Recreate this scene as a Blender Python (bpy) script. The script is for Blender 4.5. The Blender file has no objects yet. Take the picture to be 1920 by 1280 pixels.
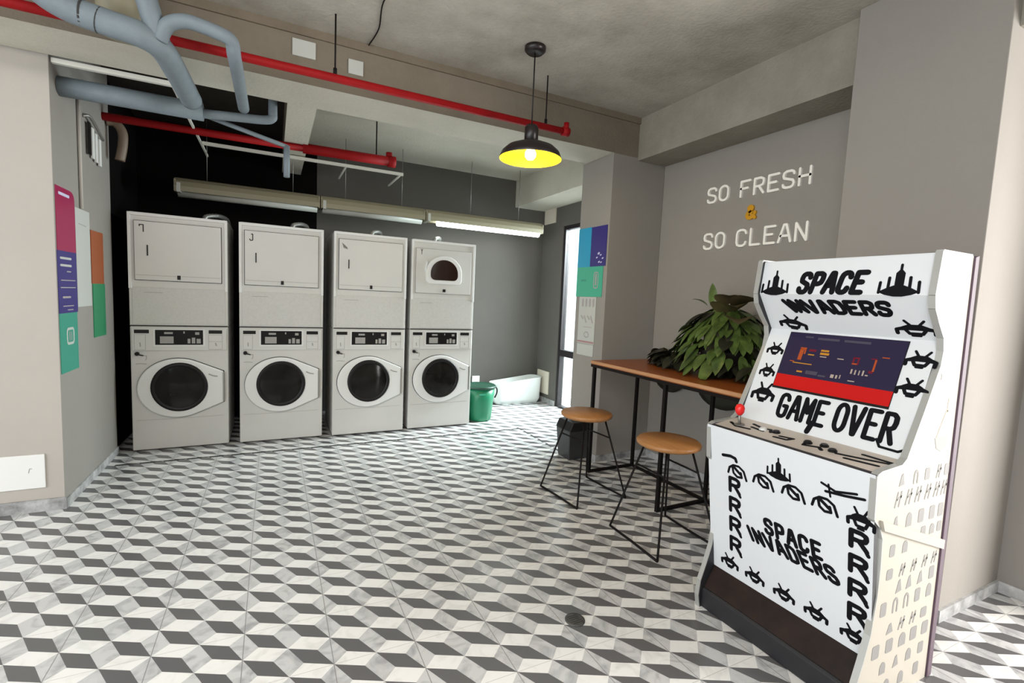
import bpy, math, random
from mathutils import Vector, Matrix
random.seed(7)
PI = math.pi
scene = bpy.context.scene
COL = scene.collection

# ------------------------------------------------------------------ camera
CAM_H = 1.42
yaw, pitch, roll = math.radians(26.708), math.radians(4.966), math.radians(2.513)
fwd = Vector((math.sin(yaw)*math.cos(pitch), math.cos(yaw)*math.cos(pitch), -math.sin(pitch)))
rgt = Vector((math.cos(yaw), -math.sin(yaw), 0))
upv = rgt.cross(fwd)
r2 = rgt*math.cos(roll) + upv*math.sin(roll)
u2 = -rgt*math.sin(roll) + upv*math.cos(roll)
cd = bpy.data.cameras.new('camera')
cd.sensor_width = 36.0
cd.lens = 895.9/1920*36
cd.clip_start = 0.05
cam = bpy.data.objects.new('camera', cd)
COL.objects.link(cam)
mw = Matrix((r2, u2, -fwd)).transposed().to_4x4()
mw.translation = Vector((0, 0, CAM_H))
cam.matrix_world = mw
scene.camera = cam

# ------------------------------------------------------------------ view, world, daylight
scene.view_settings.view_transform = 'Standard'
scene.view_settings.look = 'None'
scene.view_settings.gamma = 1
scene.view_settings.use_curve_mapping = False
scene.view_settings.exposure = 0.3

world = bpy.data.worlds.new('daylight')
scene.world = world
world.use_nodes = True
bg = world.node_tree.nodes['Background']
bg.inputs[0].default_value = (0.93, 0.97, 1.0, 1)
bg.inputs[1].default_value = 2.0

def area(name, loc, target, sx, sy, power, color=(1, 1, 1)):
    l = bpy.data.lights.new(name, 'AREA')
    l.shape = 'RECTANGLE'; l.size = sx; l.size_y = sy
    l.energy = power; l.color = color
    o = bpy.data.objects.new(name, l); COL.objects.link(o)
    o.location = loc
    d = Vector(target) - Vector(loc)
    o.rotation_euler = d.to_track_quat('-Z', 'Y').to_euler()
    return o
area('left_shopfront_daylight', (-4.6, -0.6, 1.8), (0.0, 1.6, 0.0), 5.0, 2.2, 100, (0.90, 0.97, 1.0))
area('added_overhead_fill', (-1.3, -0.3, 2.95), (-1.2, 0.5, 0.0), 2.8, 1.4, 120, (1.0, 0.98, 0.95))  # added unseen overhead fill, brightens the near floor and its bounce
area('side_daylight', (4.4, -1.3, 1.4), (2.9, 1.0, 0.8), 1.6, 2.4, 185, (1.0, 0.97, 0.93))
area('laundry_window_daylight', (4.5, 4.85, 2.1), (2.6, 4.6, 0.0), 1.2, 2.0, 420, (0.95, 0.98, 1.0))

# ------------------------------------------------------------------ materials
def new_mat(name):
    m = bpy.data.materials.new(name); m.use_nodes = True
    return m, m.node_tree, m.node_tree.nodes['Principled BSDF']

def mat(name, col, rough=0.5, metal=0.0, var=0.0, scale=6.0, bump=0.0, bscale=60.0, spec=0.5, coat=0.0):
    m, nt, p = new_mat(name)
    p.inputs['Base Color'].default_value = (*col, 1)
    p.inputs['Roughness'].default_value = rough
    p.inputs['Metallic'].default_value = metal
    p.inputs['Specular IOR Level'].default_value = spec
    p.inputs['Coat Weight'].default_value = coat
    g = nt.nodes.new('ShaderNodeNewGeometry')
    if var:
        n = nt.nodes.new('ShaderNodeTexNoise'); n.inputs['Scale'].default_value = scale
        n.inputs['Detail'].default_value = 5; n.inputs['Roughness'].default_value = 0.65
        nt.links.new(g.outputs['Position'], n.inputs['Vector'])
        r = nt.nodes.new('ShaderNodeValToRGB')
        r.color_ramp.elements[0].position = 0.3; r.color_ramp.elements[1].position = 0.7
        r.color_ramp.elements[0].color = (*[c*(1-var) for c in col], 1)
        r.color_ramp.elements[1].color = (*[min(1, c*(1+var)) for c in col], 1)
        nt.links.new(n.outputs['Fac'], r.inputs[0]); nt.links.new(r.outputs[0], p.inputs['Base Color'])
    if bump:
        n2 = nt.nodes.new('ShaderNodeTexNoise'); n2.inputs['Scale'].default_value = bscale
        n2.inputs['Detail'].default_value = 4
        nt.links.new(g.outputs['Position'], n2.inputs['Vector'])
        b = nt.nodes.new('ShaderNodeBump'); b.inputs['Strength'].default_value = bump; b.inputs['Distance'].default_value = 0.01
        nt.links.new(n2.outputs['Fac'], b.inputs['Height']); nt.links.new(b.outputs[0], p.inputs['Normal'])
    return m

def emit_mat(name, col, strength):
    m, nt, p = new_mat(name)
    p.inputs['Base Color'].default_value = (*[c*0.5 for c in col], 1)
    p.inputs['Specular IOR Level'].default_value = 0.2
    p.inputs['Emission Color'].default_value = (*col, 1)
    p.inputs['Emission Strength'].default_value = strength
    return m

def floor_mat():
    m, nt, p = new_mat('rhombus tiles')
    N, L = nt.nodes, nt.links
    def mth(op, a, b=None, c=None):
        n = N.new('ShaderNodeMath'); n.operation = op
        for i, v in enumerate((a, b, c)):
            if v is None: continue
            if isinstance(v, (int, float)): n.inputs[i].default_value = v
            else: L.new(v, n.inputs[i])
        return n.outputs[0]
    g = N.new('ShaderNodeNewGeometry'); s = N.new('ShaderNodeSeparateXYZ')
    L.new(g.outputs['Position'], s.inputs[0])
    X, Y = s.outputs[0], s.outputs[1]
    PER = 0.1572
    u = mth('FRACT', mth('DIVIDE', mth('ADD', X, 0.417 + 20*PER), PER))
    v = mth('FRACT', mth('DIVIDE', mth('SUBTRACT', 2.129 + 60*PER, Y), PER))
    d1 = mth('GREATER_THAN', v, mth('MULTIPLY', u, 0.5))
    d2 = mth('LESS_THAN', v, mth('MULTIPLY', u, 2.0))
    d3 = mth('GREATER_THAN', v, mth('MULTIPLY_ADD', u, 2.0, -1.0))
    d4 = mth('LESS_THAN', v, mth('MULTIPLY_ADD', u, 0.5, 0.5))
    dark = mth('MULTIPLY', mth('MULTIPLY', d1, d2), mth('MULTIPLY', d3, d4))
    s1 = mth('LESS_THAN', v, u); s2 = mth('LESS_THAN', v, mth('SUBTRACT', 1.0, u))
    white = mth('COMPARE', s1, s2, 0.1)
    nz = N.new('ShaderNodeTexNoise'); nz.inputs['Scale'].default_value = 9; nz.inputs['Detail'].default_value = 6
    nz.inputs['Distortion'].default_value = 1.6; L.new(g.outputs['Position'], nz.inputs['Vector'])
    vein = N.new('ShaderNodeValToRGB'); vein.color_ramp.elements[0].color = (0.36, 0.36, 0.37, 1)
    vein.color_ramp.elements[0].position = 0.32; vein.color_ramp.elements[1].position = 0.55
    vein.color_ramp.elements[1].color = (0.56, 0.56, 0.56, 1); L.new(nz.outputs['Fac'], vein.inputs[0])
    wv = N.new('ShaderNodeValToRGB'); wv.color_ramp.elements[0].color = (0.66, 0.65, 0.63, 1)
    wv.color_ramp.elements[0].position = 0.25; wv.color_ramp.elements[1].position = 0.5
    wv.color_ramp.elements[1].color = (0.80, 0.79, 0.77, 1); L.new(nz.outputs['Fac'], wv.inputs[0])
    def mix(f, a, b):
        n = N.new('ShaderNodeMix'); n.data_type = 'RGBA'; L.new(f, n.inputs[0])
        for i, q in ((6, a), (7, b)):
            if isinstance(q, tuple): n.inputs[i].default_value = q
            else: L.new(q, n.inputs[i])
        return n.outputs[2]
    c = mix(white, vein.outputs[0], wv.outputs[0])
    c = mix(dark, c, (0.122, 0.119, 0.122, 1))
    T = 2*PER
    gx = mth('LESS_THAN', mth('FRACT', mth('DIVIDE', mth('ADD', X, 0.418 + 20*T + 0.0015), T)), 0.0032/T)
    gy = mth('LESS_THAN', mth('FRACT', mth('DIVIDE', mth('ADD', Y, -2.129 + 20*T + 0.0012), T)), 0.0024/T)
    c = mix(mth('MAXIMUM', gx, mth('MULTIPLY', gy, 0.5)), c, (0.26, 0.25, 0.25, 1))
    L.new(c, p.inputs['Base Color'])
    p.inputs['Roughness'].default_value = 0.22
    p.inputs['Specular IOR Level'].default_value = 0.5
    return m

def concrete_mat(name, a, b, streak=1.0):
    m, nt, p = new_mat(name)
    N, L = nt.nodes, nt.links
    g = N.new('ShaderNodeNewGeometry')
    n = N.new('ShaderNodeTexNoise'); n.inputs['Scale'].default_value = 2.2*streak; n.inputs['Detail'].default_value = 9
    n.inputs['Roughness'].default_value = 0.7; L.new(g.outputs['Position'], n.inputs['Vector'])
    r = N.new('ShaderNodeValToRGB'); r.color_ramp.elements[0].position = 0.32; r.color_ramp.elements[1].position = 0.68
    r.color_ramp.elements[0].color = (*a, 1); r.color_ramp.elements[1].color = (*b, 1)
    L.new(n.outputs['Fac'], r.inputs[0]); L.new(r.outputs[0], p.inputs['Base Color'])
    n2 = N.new('ShaderNodeTexNoise'); n2.inputs['Scale'].default_value = 45; n2.inputs['Detail'].default_value = 6
    L.new(g.outputs['Position'], n2.inputs['Vector'])
    bp = N.new('ShaderNodeBump'); bp.inputs['Strength'].default_value = 0.35; bp.inputs['Distance'].default_value = 0.01
    L.new(n2.outputs['Fac'], bp.inputs['Height']); L.new(bp.outputs[0], p.inputs['Normal'])
    p.inputs['Roughness'].default_value = 0.9; p.inputs['Specular IOR Level'].default_value = 0.2
    return m

def wood_mat(name, a, b, rough=0.35):
    m, nt, p = new_mat(name)
    N, L = nt.nodes, nt.links
    g = N.new('ShaderNodeNewGeometry'); mp = N.new('ShaderNodeMapping')
    mp.inputs['Scale'].default_value = (22, 2.0, 22); L.new(g.outputs['Position'], mp.inputs[0])
    n = N.new('ShaderNodeTexNoise'); n.inputs['Scale'].default_value = 2.5; n.inputs['Detail'].default_value = 7
    L.new(mp.outputs[0], n.inputs['Vector'])
    r = N.new('ShaderNodeValToRGB'); r.color_ramp.elements[0].position = 0.3; r.color_ramp.elements[1].position = 0.7
    r.color_ramp.elements[0].color = (*a, 1); r.color_ramp.elements[1].color = (*b, 1)
    L.new(n.outputs['Fac'], r.inputs[0]); L.new(r.outputs[0], p.inputs['Base Color'])
    p.inputs['Roughness'].default_value = rough
    return m

def glass_mat(name, col=(0.9, 0.95, 0.95)):
    m = bpy.data.materials.new(name); m.use_nodes = True
    nt = m.node_tree; nt.nodes.clear()
    o = nt.nodes.new('ShaderNodeOutputMaterial'); mx = nt.nodes.new('ShaderNodeMixShader')
    t = nt.nodes.new('ShaderNodeBsdfTransparent'); t.inputs[0].default_value = (*col, 1)
    gl = nt.nodes.new('ShaderNodeBsdfGlossy'); gl.inputs['Roughness'].default_value = 0.03
    mx.inputs[0].default_value = 0.08
    nt.links.new(t.outputs[0], mx.inputs[1]); nt.links.new(gl.outputs[0], mx.inputs[2]); nt.links.new(mx.outputs[0], o.inputs[0])
    return m

M = {}
M['floor'] = floor_mat()
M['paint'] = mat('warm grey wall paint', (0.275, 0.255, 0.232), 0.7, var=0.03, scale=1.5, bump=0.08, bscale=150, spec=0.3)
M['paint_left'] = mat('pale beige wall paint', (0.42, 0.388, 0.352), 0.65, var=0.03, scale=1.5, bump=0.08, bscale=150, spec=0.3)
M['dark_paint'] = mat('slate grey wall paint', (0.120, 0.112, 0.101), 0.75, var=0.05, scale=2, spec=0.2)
M['shade_black'] = mat('wall in painted shade', (0.006, 0.005, 0.005), 0.9, spec=0.05)  # darkness of the unlit alcove put into the wall colour
M['concrete'] = concrete_mat('rough concrete ceiling', (0.33, 0.305, 0.26), (0.50, 0.47, 0.415))
M['beam'] = concrete_mat('painted concrete beam', (0.165, 0.140, 0.106), (0.215, 0.184, 0.143), 0.7)
M['beam_side'] = concrete_mat('bare concrete side beam', (0.235, 0.215, 0.175), (0.315, 0.29, 0.245), 1.2)
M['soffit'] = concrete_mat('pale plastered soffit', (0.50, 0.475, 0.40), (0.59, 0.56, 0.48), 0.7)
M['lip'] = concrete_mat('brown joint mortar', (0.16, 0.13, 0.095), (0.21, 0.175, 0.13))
M['slab_shade'] = concrete_mat('slab in painted shade', (0.035, 0.028, 0.024), (0.05, 0.042, 0.036))  # shade on the left laundry ceiling put into its colour
M['white'] = mat('white enamel', (0.62, 0.61, 0.58), 0.35, var=0.02, scale=3)
M['white_panel'] = mat('white enamel panel', (0.56, 0.55, 0.52), 0.45, var=0.06, scale=60)
M['plastic_white'] = mat('white plastic', (0.74, 0.74, 0.72), 0.4)
M['cream'] = mat('cream plastic', (0.66, 0.60, 0.50), 0.5)
M['black'] = mat('black plastic', (0.010, 0.009, 0.009), 0.4, spec=0.25)
M['black_matte'] = mat('black powder coated steel', (0.007, 0.005, 0.005), 0.6, spec=0.15)
M['gap'] = mat('dark joint', (0.03, 0.028, 0.026), 0.8)
M['grey_print'] = mat('grey print', (0.32, 0.31, 0.29), 0.6)
M['glass_dark'] = mat('dark door glass', (0.010, 0.009, 0.008), 0.12, spec=0.22, var=0.5, scale=5)
M['glass_brown'] = mat('dark brown door glass', (0.020, 0.008, 0.005), 0.12, spec=0.5)
M['drum'] = mat('dull steel drum', (0.10, 0.10, 0.095), 0.4, metal=0.6)
M['display'] = mat('black display', (0.008, 0.007, 0.007), 0.4, spec=0.2)
M['duct'] = mat('blue grey duct insulation', (0.165, 0.20, 0.225), 0.6, var=0.08, scale=14, bump=0.15, bscale=40)
M['red'] = mat('red pipe paint', (0.29, 0.004, 0.006), 0.6, var=0.1, scale=10, spec=0.2)
M['steel'] = mat('galvanised steel', (0.30, 0.29, 0.27), 0.45, metal=0.7)
M['silver'] = mat('silver foil hose', (0.62, 0.62, 0.60), 0.3, metal=0.8)
M['rail'] = mat('white enamelled rail', (0.78, 0.77, 0.70), 0.4)
M['wood'] = wood_mat('oiled table wood', (0.24, 0.062, 0.012), (0.32, 0.092, 0.020))
M['wood_edge'] = wood_mat('pale table edging', (0.40, 0.20, 0.09), (0.48, 0.26, 0.13))
M['seat'] = wood_mat('stool wood', (0.33, 0.145, 0.045), (0.41, 0.19, 0.065), 0.4)
M['green_plastic'] = mat('green plastic', (0.012, 0.20, 0.095), 0.35)
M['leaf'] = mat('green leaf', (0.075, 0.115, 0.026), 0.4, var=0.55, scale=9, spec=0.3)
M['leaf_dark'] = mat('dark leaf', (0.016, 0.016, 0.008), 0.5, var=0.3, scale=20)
M['leaf_brown'] = mat('olive brown leaf', (0.075, 0.058, 0.022), 0.5, var=0.35, scale=8)
M['pot'] = mat('dark planter', (0.02, 0.017, 0.014), 0.6)
M['yellow'] = mat('yellow enamel', (0.85, 0.60, 0.01), 0.4)
M['lamp_black'] = mat('black enamel shade', (0.012, 0.008, 0.008), 0.35)
M['bulb'] = emit_mat('glowing bulb', (1.0, 0.82, 0.45), 14)
M['tube_on'] = emit_mat('lit fluorescent tube', (0.93, 1.0, 0.95), 7)
M['fixture'] = mat('cream light trough', (0.26, 0.235, 0.155), 0.5)
M['tube_off'] = mat('unlit tube', (0.45, 0.46, 0.42), 0.4)
M['magenta'] = mat('magenta print', (0.30, 0.006, 0.065), 0.45)
M['navy'] = mat('navy print', (0.025, 0.016, 0.16), 0.45)
M['teal'] = mat('teal print', (0.03, 0.27, 0.19), 0.45)
M['paper'] = mat('white paper', (0.46, 0.47, 0.44), 0.6)
M['orange'] = mat('orange print', (0.32, 0.075, 0.018), 0.45)
M['pgreen'] = mat('green print', (0.018, 0.22, 0.095), 0.45)
M['cyan'] = mat('cyan print', (0.008, 0.28, 0.48), 0.45)
M['pgreen2'] = mat('sea green print', (0.04, 0.36, 0.23), 0.45)
M['ink_light'] = mat('pale ink', (0.55, 0.55, 0.72), 0.5)
M['ink_grey'] = mat('grey ink', (0.34, 0.31, 0.31), 0.5)
M['ink_red'] = mat('dull red ink', (0.36, 0.20, 0.20), 0.5)
M['letter'] = mat('white wall lettering', (0.88, 0.86, 0.80), 0.4)
M['amber'] = mat('amber lettering', (0.55, 0.27, 0.01), 0.4)
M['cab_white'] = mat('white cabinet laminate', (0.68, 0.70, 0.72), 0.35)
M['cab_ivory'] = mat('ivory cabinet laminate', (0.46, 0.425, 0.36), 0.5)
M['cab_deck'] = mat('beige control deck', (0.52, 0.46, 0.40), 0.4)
M['cab_dark'] = mat('black cabinet board', (0.015, 0.015, 0.018), 0.5)
M['trim'] = mat('grey edge moulding', (0.42, 0.42, 0.40), 0.3, metal=0.3)
M['purple'] = mat('plum back edge', (0.10, 0.06, 0.085), 0.4)
M['ink'] = mat('black ink', (0.004, 0.004, 0.006), 0.6, spec=0.12)
M['ink_side'] = mat('faded grey ink', (0.24, 0.23, 0.22), 0.5)
M['ink_tan'] = mat('tan ink', (0.50, 0.40, 0.29), 0.5)
M['kick'] = mat('dark brown kick board', (0.018, 0.010, 0.008), 0.45, var=0.4, scale=9, spec=0.25)
M['joy_red'] = mat('red joystick ball', (0.75, 0.015, 0.015), 0.3)
M['scr'] = emit_mat('screen navy', (0.018, 0.013, 0.040), 0.55)
M['scr_red'] = emit_mat('screen red', (0.50, 0.006, 0.005), 0.45)
M['scr_orange'] = emit_mat('screen orange', (0.40, 0.07, 0.015), 0.4)
M['scr_yellow'] = emit_mat('screen yellow', (0.50, 0.22, 0.02), 0.4)
M['scr_wine'] = emit_mat('screen wine', (0.16, 0.008, 0.02), 0.4)
M['scr_grey'] = emit_mat('screen grey', (0.075, 0.065, 0.095), 0.3)
M['scr_white'] = emit_mat('screen white', (0.40, 0.33, 0.27), 0.4)
M['skirt'] = mat('marbled tile skirting', (0.36, 0.36, 0.36), 0.4, var=0.7, scale=7)
M['frame'] = mat('dark window frame', (0.02, 0.016, 0.018), 0.4)
M['pane'] = glass_mat('window glass')
M['tub'] = mat('translucent white plastic', (0.78, 0.82, 0.80), 0.35)
M['drain'] = mat('worn steel drain', (0.09, 0.088, 0.085), 0.5, metal=0.3, var=0.4, scale=60)
M['brown'] = mat('brown plastic conduit', (0.16, 0.115, 0.08), 0.5)

# ------------------------------------------------------------------ mesh builder
class MB:
    def __init__(s): s.v = []; s.f = []; s.m = []; s.sm = []
    def add(s, vs, fs, mi=0, smooth=False):
        o = len(s.v); s.v += [tuple(x) for x in vs]
        for f in fs: s.f.append([o+i for i in f]); s.m.append(mi); s.sm.append(smooth)
    def box(s, x0, x1, y0, y1, z0, z1, mi=0):
        vs = [(x, y, z) for x in (x0, x1) for y in (y0, y1) for z in (z0, z1)]
        s.add(vs, [(0, 1, 3, 2), (4, 6, 7, 5), (0, 4, 5, 1), (2, 3, 7, 6), (0, 2, 6, 4), (1, 5, 7, 3)], mi)
    def tube(s, pts, r, seg=10, mi=0, cap=True):
        pts = [Vector(p) for p in pts]; n = len(pts)
        rs = r if isinstance(r, (list, tuple)) else [r]*n
        t0 = (pts[1]-pts[0]).normalized()
        a = Vector((0, 0, 1)) if abs(t0.z) < 0.9 else Vector((1, 0, 0))
        u = t0.cross(a).normalized(); vs = []
        for i, p in enumerate(pts):
            if i == 0: t = t0
            elif i == n-1: t = (pts[-1]-pts[-2]).normalized()
            else:
                t = ((pts[i+1]-p).normalized() + (p-pts[i-1]).normalized())
                t = t.normalized() if t.length > 1e-6 else t0
            u = (u - t*u.dot(t)).normalized(); w = t.cross(u)
            vs += [p + (u*math.cos(2*PI*k/seg) + w*math.sin(2*PI*k/seg))*rs[i] for k in range(seg)]
        fs = [(i*seg+k, i*seg+(k+1) % seg, (i+1)*seg+(k+1) % seg, (i+1)*seg+k) for i in range(n-1) for k in range(seg)]
        s.add(vs, fs, mi, True)
        if cap:
            s.add(vs[:seg], [tuple(range(seg))[::-1]], mi); s.add(vs[-seg:], [tuple(range(seg))], mi)
    def lathe(s, prof, c=(0, 0, 0), seg=32, mi=0, sx=1, sy=1):
        vs = [(c[0]+r*sx*math.cos(2*PI*k/seg), c[1]+r*sy*math.sin(2*PI*k/seg), c[2]+z) for r, z in prof for k in range(seg)]
        fs = [(i*seg+k, i*seg+(k+1) % seg, (i+1)*seg+(k+1) % seg, (i+1)*seg+k) for i in range(len(prof)-1) for k in range(seg)]
        s.add(vs, fs, mi, True)
        if prof[0][0] > 1e-4: s.add(vs[:seg], [tuple(range(seg))[::-1]], mi)
        if prof[-1][0] > 1e-4: s.add(vs[-seg:], [tuple(range(seg))], mi)
    def prism(s, poly, fn, t0, t1, mi=0, mside=None):
        # fn(u, v, t) -> point; poly is a list of (u, v)
        n = len(poly)
        vs = [fn(u, v, t1) for u, v in poly] + [fn(u, v, t0) for u, v in poly]
        s.add(vs, [tuple(range(n)), tuple(range(2*n-1, n-1, -1))], mi)
        s.add(vs, [(i, n+i, n+(i+1) % n, (i+1) % n) for i in range(n)], mi if mside is None else mside)
    def stroke(s, pts, w, fn, t0, t1, mi=0, closed=False):
        pts = list(pts)
        if closed: pts = pts + [pts[0]]
        h = w/2
        for i in range(len(pts)-1):
            (a, b), (c, d) = pts[i], pts[i+1]
            L = math.hypot(c-a, d-b)
            if L < 1e-6: continue
            ang = math.atan2(d-b, c-a)
            poly = [(a+h*math.cos(ang+PI/2+PI*k/4), b+h*math.sin(ang+PI/2+PI*k/4)) for k in range(5)]
            poly += [(c+h*math.cos(ang-PI/2+PI*k/4), d+h*math.sin(ang-PI/2+PI*k/4)) for k in range(5)]
            s.prism(poly, fn, t0, t1 + 0.00004*(i % 5), mi)
    def build(s, name, mats, parent=None, bevel=0, subsurf=0):
        me = bpy.data.meshes.new(name)
        me.from_pydata(s.v, [], s.f)
        if not isinstance(mats, (list, tuple)): mats = [mats]
        for m in mats: me.materials.append(M[m] if isinstance(m, str) else m)
        me.polygons.foreach_set('material_index', s.m)
        me.polygons.foreach_set('use_smooth', s.sm)
        me.update(); 
        import bmesh
        bm = bmesh.new(); bm.from_mesh(me); bmesh.ops.remove_doubles(bm, verts=bm.verts, dist=1e-6)
        bmesh.ops.recalc_face_normals(bm, faces=bm.faces); bm.to_mesh(me); bm.free()
        o = bpy.data.objects.new(name, me); COL.objects.link(o)
        if parent: o.parent = parent
        if bevel:
            b = o.modifiers.new('bevel', 'BEVEL'); b.width = bevel; b.segments = 3; b.limit_method = 'ANGLE'
            b.angle_limit = math.radians(40)
        return o

def tag(o, label=None, cat=None, group=None, kind=None):
    if label: o['label'] = label
    if cat: o['category'] = cat
    if group: o['group'] = group
    if kind: o['kind'] = kind
    return o
def thing(name, label, cat, loc=(0, 0, 0), group=None):
    o = bpy.data.objects.new(name, None); COL.objects.link(o)
    o.location = loc; o.empty_display_size = 0.1
    return tag(o, label, cat, group)
def struct(name, mb, m, label=None, cat=None, bevel=0):
    o = mb.build(name, m, bevel=bevel)
    return tag(o, label or name.replace('_', ' '), cat or name.split('_')[0], None, 'structure')
def sbox(name, m, b, label=None, cat=None, bevel=0):
    mb = MB(); mb.box(*b); return struct(name, mb, m, label, cat, bevel)
def copy_tree(o, parent=None):
    c = o.copy(); COL.objects.link(c)
    if parent: c.parent = parent
    for ch in list(o.children): copy_tree(ch, c)
    return c
def arc(cx, cy, rx, ry, a0, a1, n=12):
    return [(cx+rx*math.cos(math.radians(a0+(a1-a0)*i/n)), cy+ry*math.sin(math.radians(a0+(a1-a0)*i/n))) for i in range(n+1)]
def rrect(x0, x1, y0, y1, r, n=4):
    return (arc(x1-r, y1-r, r, r, 0, 90, n) + arc(x0+r, y1-r, r, r, 90, 180, n) +
            arc(x0+r, y0+r, r, r, 180, 270, n) + arc(x1-r, y0+r, r, r, 270, 360, n))
def smooth_path(pts, n=6):
    pts = [Vector(p) for p in pts]; out = []
    P = [pts[0]] + pts + [pts[-1]]
    for i in range(1, len(P)-2):
        p0, p1, p2, p3 = P[i-1:i+3]
        for k in range(n):
            t = k/n
            out.append(0.5*((2*p1) + (p2-p0)*t + (2*p0-5*p1+4*p2-p3)*t*t + (3*p1-p0-3*p2+p3)*t**3))
    out.append(pts[-1]); return out

# stroke alphabet on a unit box
OO = arc(.5, .7, .45, .3, 0, 180, 8) + arc(.5, .3, .45, .3, 180, 360, 8)
GL = {
 'S': [[(.93, .80), (.88, .93), (.7, 1), (.3, 1), (.1, .92), (.05, .75), (.12, .6), (.85, .42), (.95, .25), (.88, .08), (.7, 0), (.3, 0), (.1, .07), (.05, .2)]],
 'O': [OO + [OO[0]]],
 'F': [[(.08, 0), (.08, 1), (.95, 1)], [(.08, .52), (.75, .52)]],
 'R': [[(.08, 0), (.08, 1), (.65, 1), (.9, .9), (.93, .72), (.85, .55), (.6, .48), (.08, .48)], [(.5, .48), (.95, 0)]],
 'E': [[(.95, 1), (.08, 1), (.08, 0), (.95, 0)], [(.08, .52), (.75, .52)]],
 'H': [[(.08, 0), (.08, 1)], [(.92, 0), (.92, 1)], [(.08, .52), (.92, .52)]],
 'C': [[(.93, .78), (.85, .93), (.65, 1), (.35, 1), (.12, .92), (.05, .75), (.05, .25), (.12, .08), (.35, 0), (.65, 0), (.85, .07), (.93, .22)]],
 'L': [[(.08, 1), (.08, 0), (.92, 0)]],
 'A': [[(0, 0), (.4, 1), (.6, 1), (1, 0)], [(.18, .35), (.82, .35)]],
 'N': [[(.08, 0), (.08, 1), (.92, 0), (.92, 1)]],
 'P': [[(.08, 0), (.08, 1), (.65, 1), (.9, .92), (.95, .72), (.88, .52), (.6, .45), (.08, .45)]],
 'I': [[(.5, 0), (.5, 1)]],
 'V': [[(.02, 1), (.45, 0), (.55, 0), (.98, 1)]],
 'D': [[(.08, 0), (.08, 1), (.6, 1), (.88, .9), (.95, .65), (.95, .35), (.88, .1), (.6, 0), (.08, 0)]],
 'G': [[(.93, .78), (.85, .93), (.65, 1), (.35, 1), (.12, .92), (.05, .75), (.05, .25), (.12, .08), (.35, 0), (.65, 0), (.88, .08), (.93, .25), (.93, .48), (.55, .48)]],
 'M': [[(.05, 0), (.05, 1), (.5, .4), (.95, 1), (.95, 0)]],
 '&': [[(.95, 0), (.25, .72), (.25, .9), (.42, 1), (.6, .92), (.6, .75), (.12, .4), (.05, .2), (.2, .02), (.5, 0), (.78, .2), (.92, .45)]],
 '7': [[(.05, 1), (.9, 1), (.9, 0)], [(.05, 1), (.05, .8)]],
 'J': [[(.55, 1), (.9, 1), (.9, .1), (.7, 0), (.3, 0), (.1, .2)]],
 'Y': [[(.1, 1), (.5, .55), (.9, 1)], [(.5, .55), (.5, 0)]],
 '1': [[(.3, .8), (.6, 1), (.6, 0)]],
}
def text(mb, word, x0, x1, z0, z1, w, fn, t0, t1, mi=0, gap=0.22, shear=0.0, space=0.6, warp=None):
    wid = lambda c: space if c == ' ' else (0.3 if c == 'I' and len(word) > 1 else 1)
    cw = (x1-x0)/(sum(wid(c) for c in word) + gap*(len(word)-1)); x = x0
    for c in word:
        k = wid(c)
        if c != ' ':
            for pl in GL[c]:
                q = [(x + a*cw*k + shear*(b-.5)*(z1-z0), z0 + b*(z1-z0)) for a, b in pl]
                if warp: q = [warp(*p) for p in q]
                mb.stroke(q, w, fn, t0, t1, mi)
        x += cw*(k+gap)

# ------------------------------------------------------------------ room shell
ZC, ZB = 3.042, 2.71
sbox('floor', 'floor', (-6, 6, -6, 6.2, -0.1, 0), 'floor of grey and white rhombus tiles', 'floor')
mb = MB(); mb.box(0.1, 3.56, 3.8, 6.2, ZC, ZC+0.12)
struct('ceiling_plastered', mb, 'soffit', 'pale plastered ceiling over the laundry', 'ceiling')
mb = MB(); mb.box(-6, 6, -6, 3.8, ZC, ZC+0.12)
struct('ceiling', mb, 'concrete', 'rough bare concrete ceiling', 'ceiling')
sbox('ceiling_laundry', 'slab_shade', (-1.3, 0.1, 3.8, 6.2, ZC, ZC+0.12), 'slab in painted shade above the left of the washers', 'ceiling')
mb = MB(); mb.box(-6, -1.16, 3.81, 4.94, 0, ZC)
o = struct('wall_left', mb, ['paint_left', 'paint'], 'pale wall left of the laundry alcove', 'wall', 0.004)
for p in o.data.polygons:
    if p.normal.x > 0.5: p.material_index = 1  # jamb side takes a darker grey, its dimmer light put into colour
sbox('wall_alcove', 'shade_black', (-1.32, -1.2, 4.94, 6.1, 0, ZC), 'side wall of the laundry alcove with shade painted black', 'wall')
mb = MB(); mb.box(-1.2, 0.45, 6.0, 6.1, 0, ZC, 1); mb.box(0.45, 3.6, 6.0, 6.1, 0, ZC, 0)  # left part black: painted shade behind the washers
struct('wall_back', mb, ['dark_paint', 'shade_black'], 'back wall of the laundry', 'wall')
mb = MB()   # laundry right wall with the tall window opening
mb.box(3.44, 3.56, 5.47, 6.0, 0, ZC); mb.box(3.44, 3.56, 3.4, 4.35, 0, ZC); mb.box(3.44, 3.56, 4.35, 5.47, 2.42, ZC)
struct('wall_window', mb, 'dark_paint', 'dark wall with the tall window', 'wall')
sbox('wall_right', 'paint', (3.19, 3.44, 1.5, 3.4, 0, ZC), 'warm grey wall behind the lettering', 'wall')
sbox('trim_1', 'paint', (2.605, 3.19, 3.4, 3.85, 0, ZB), 'square pillar with coloured posters', 'pillar', 0.004)
sbox('trim_2', 'paint', (2.80, 3.43, 0.985, 1.61, 0, ZC), 'wide grey column behind the arcade cabinet', 'column', 0.004)
sbox('wall_front', 'paint', (3.43, 3.6, 0.55, 1.2, 0, ZC), 'wall right of the wide column', 'wall')
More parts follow.
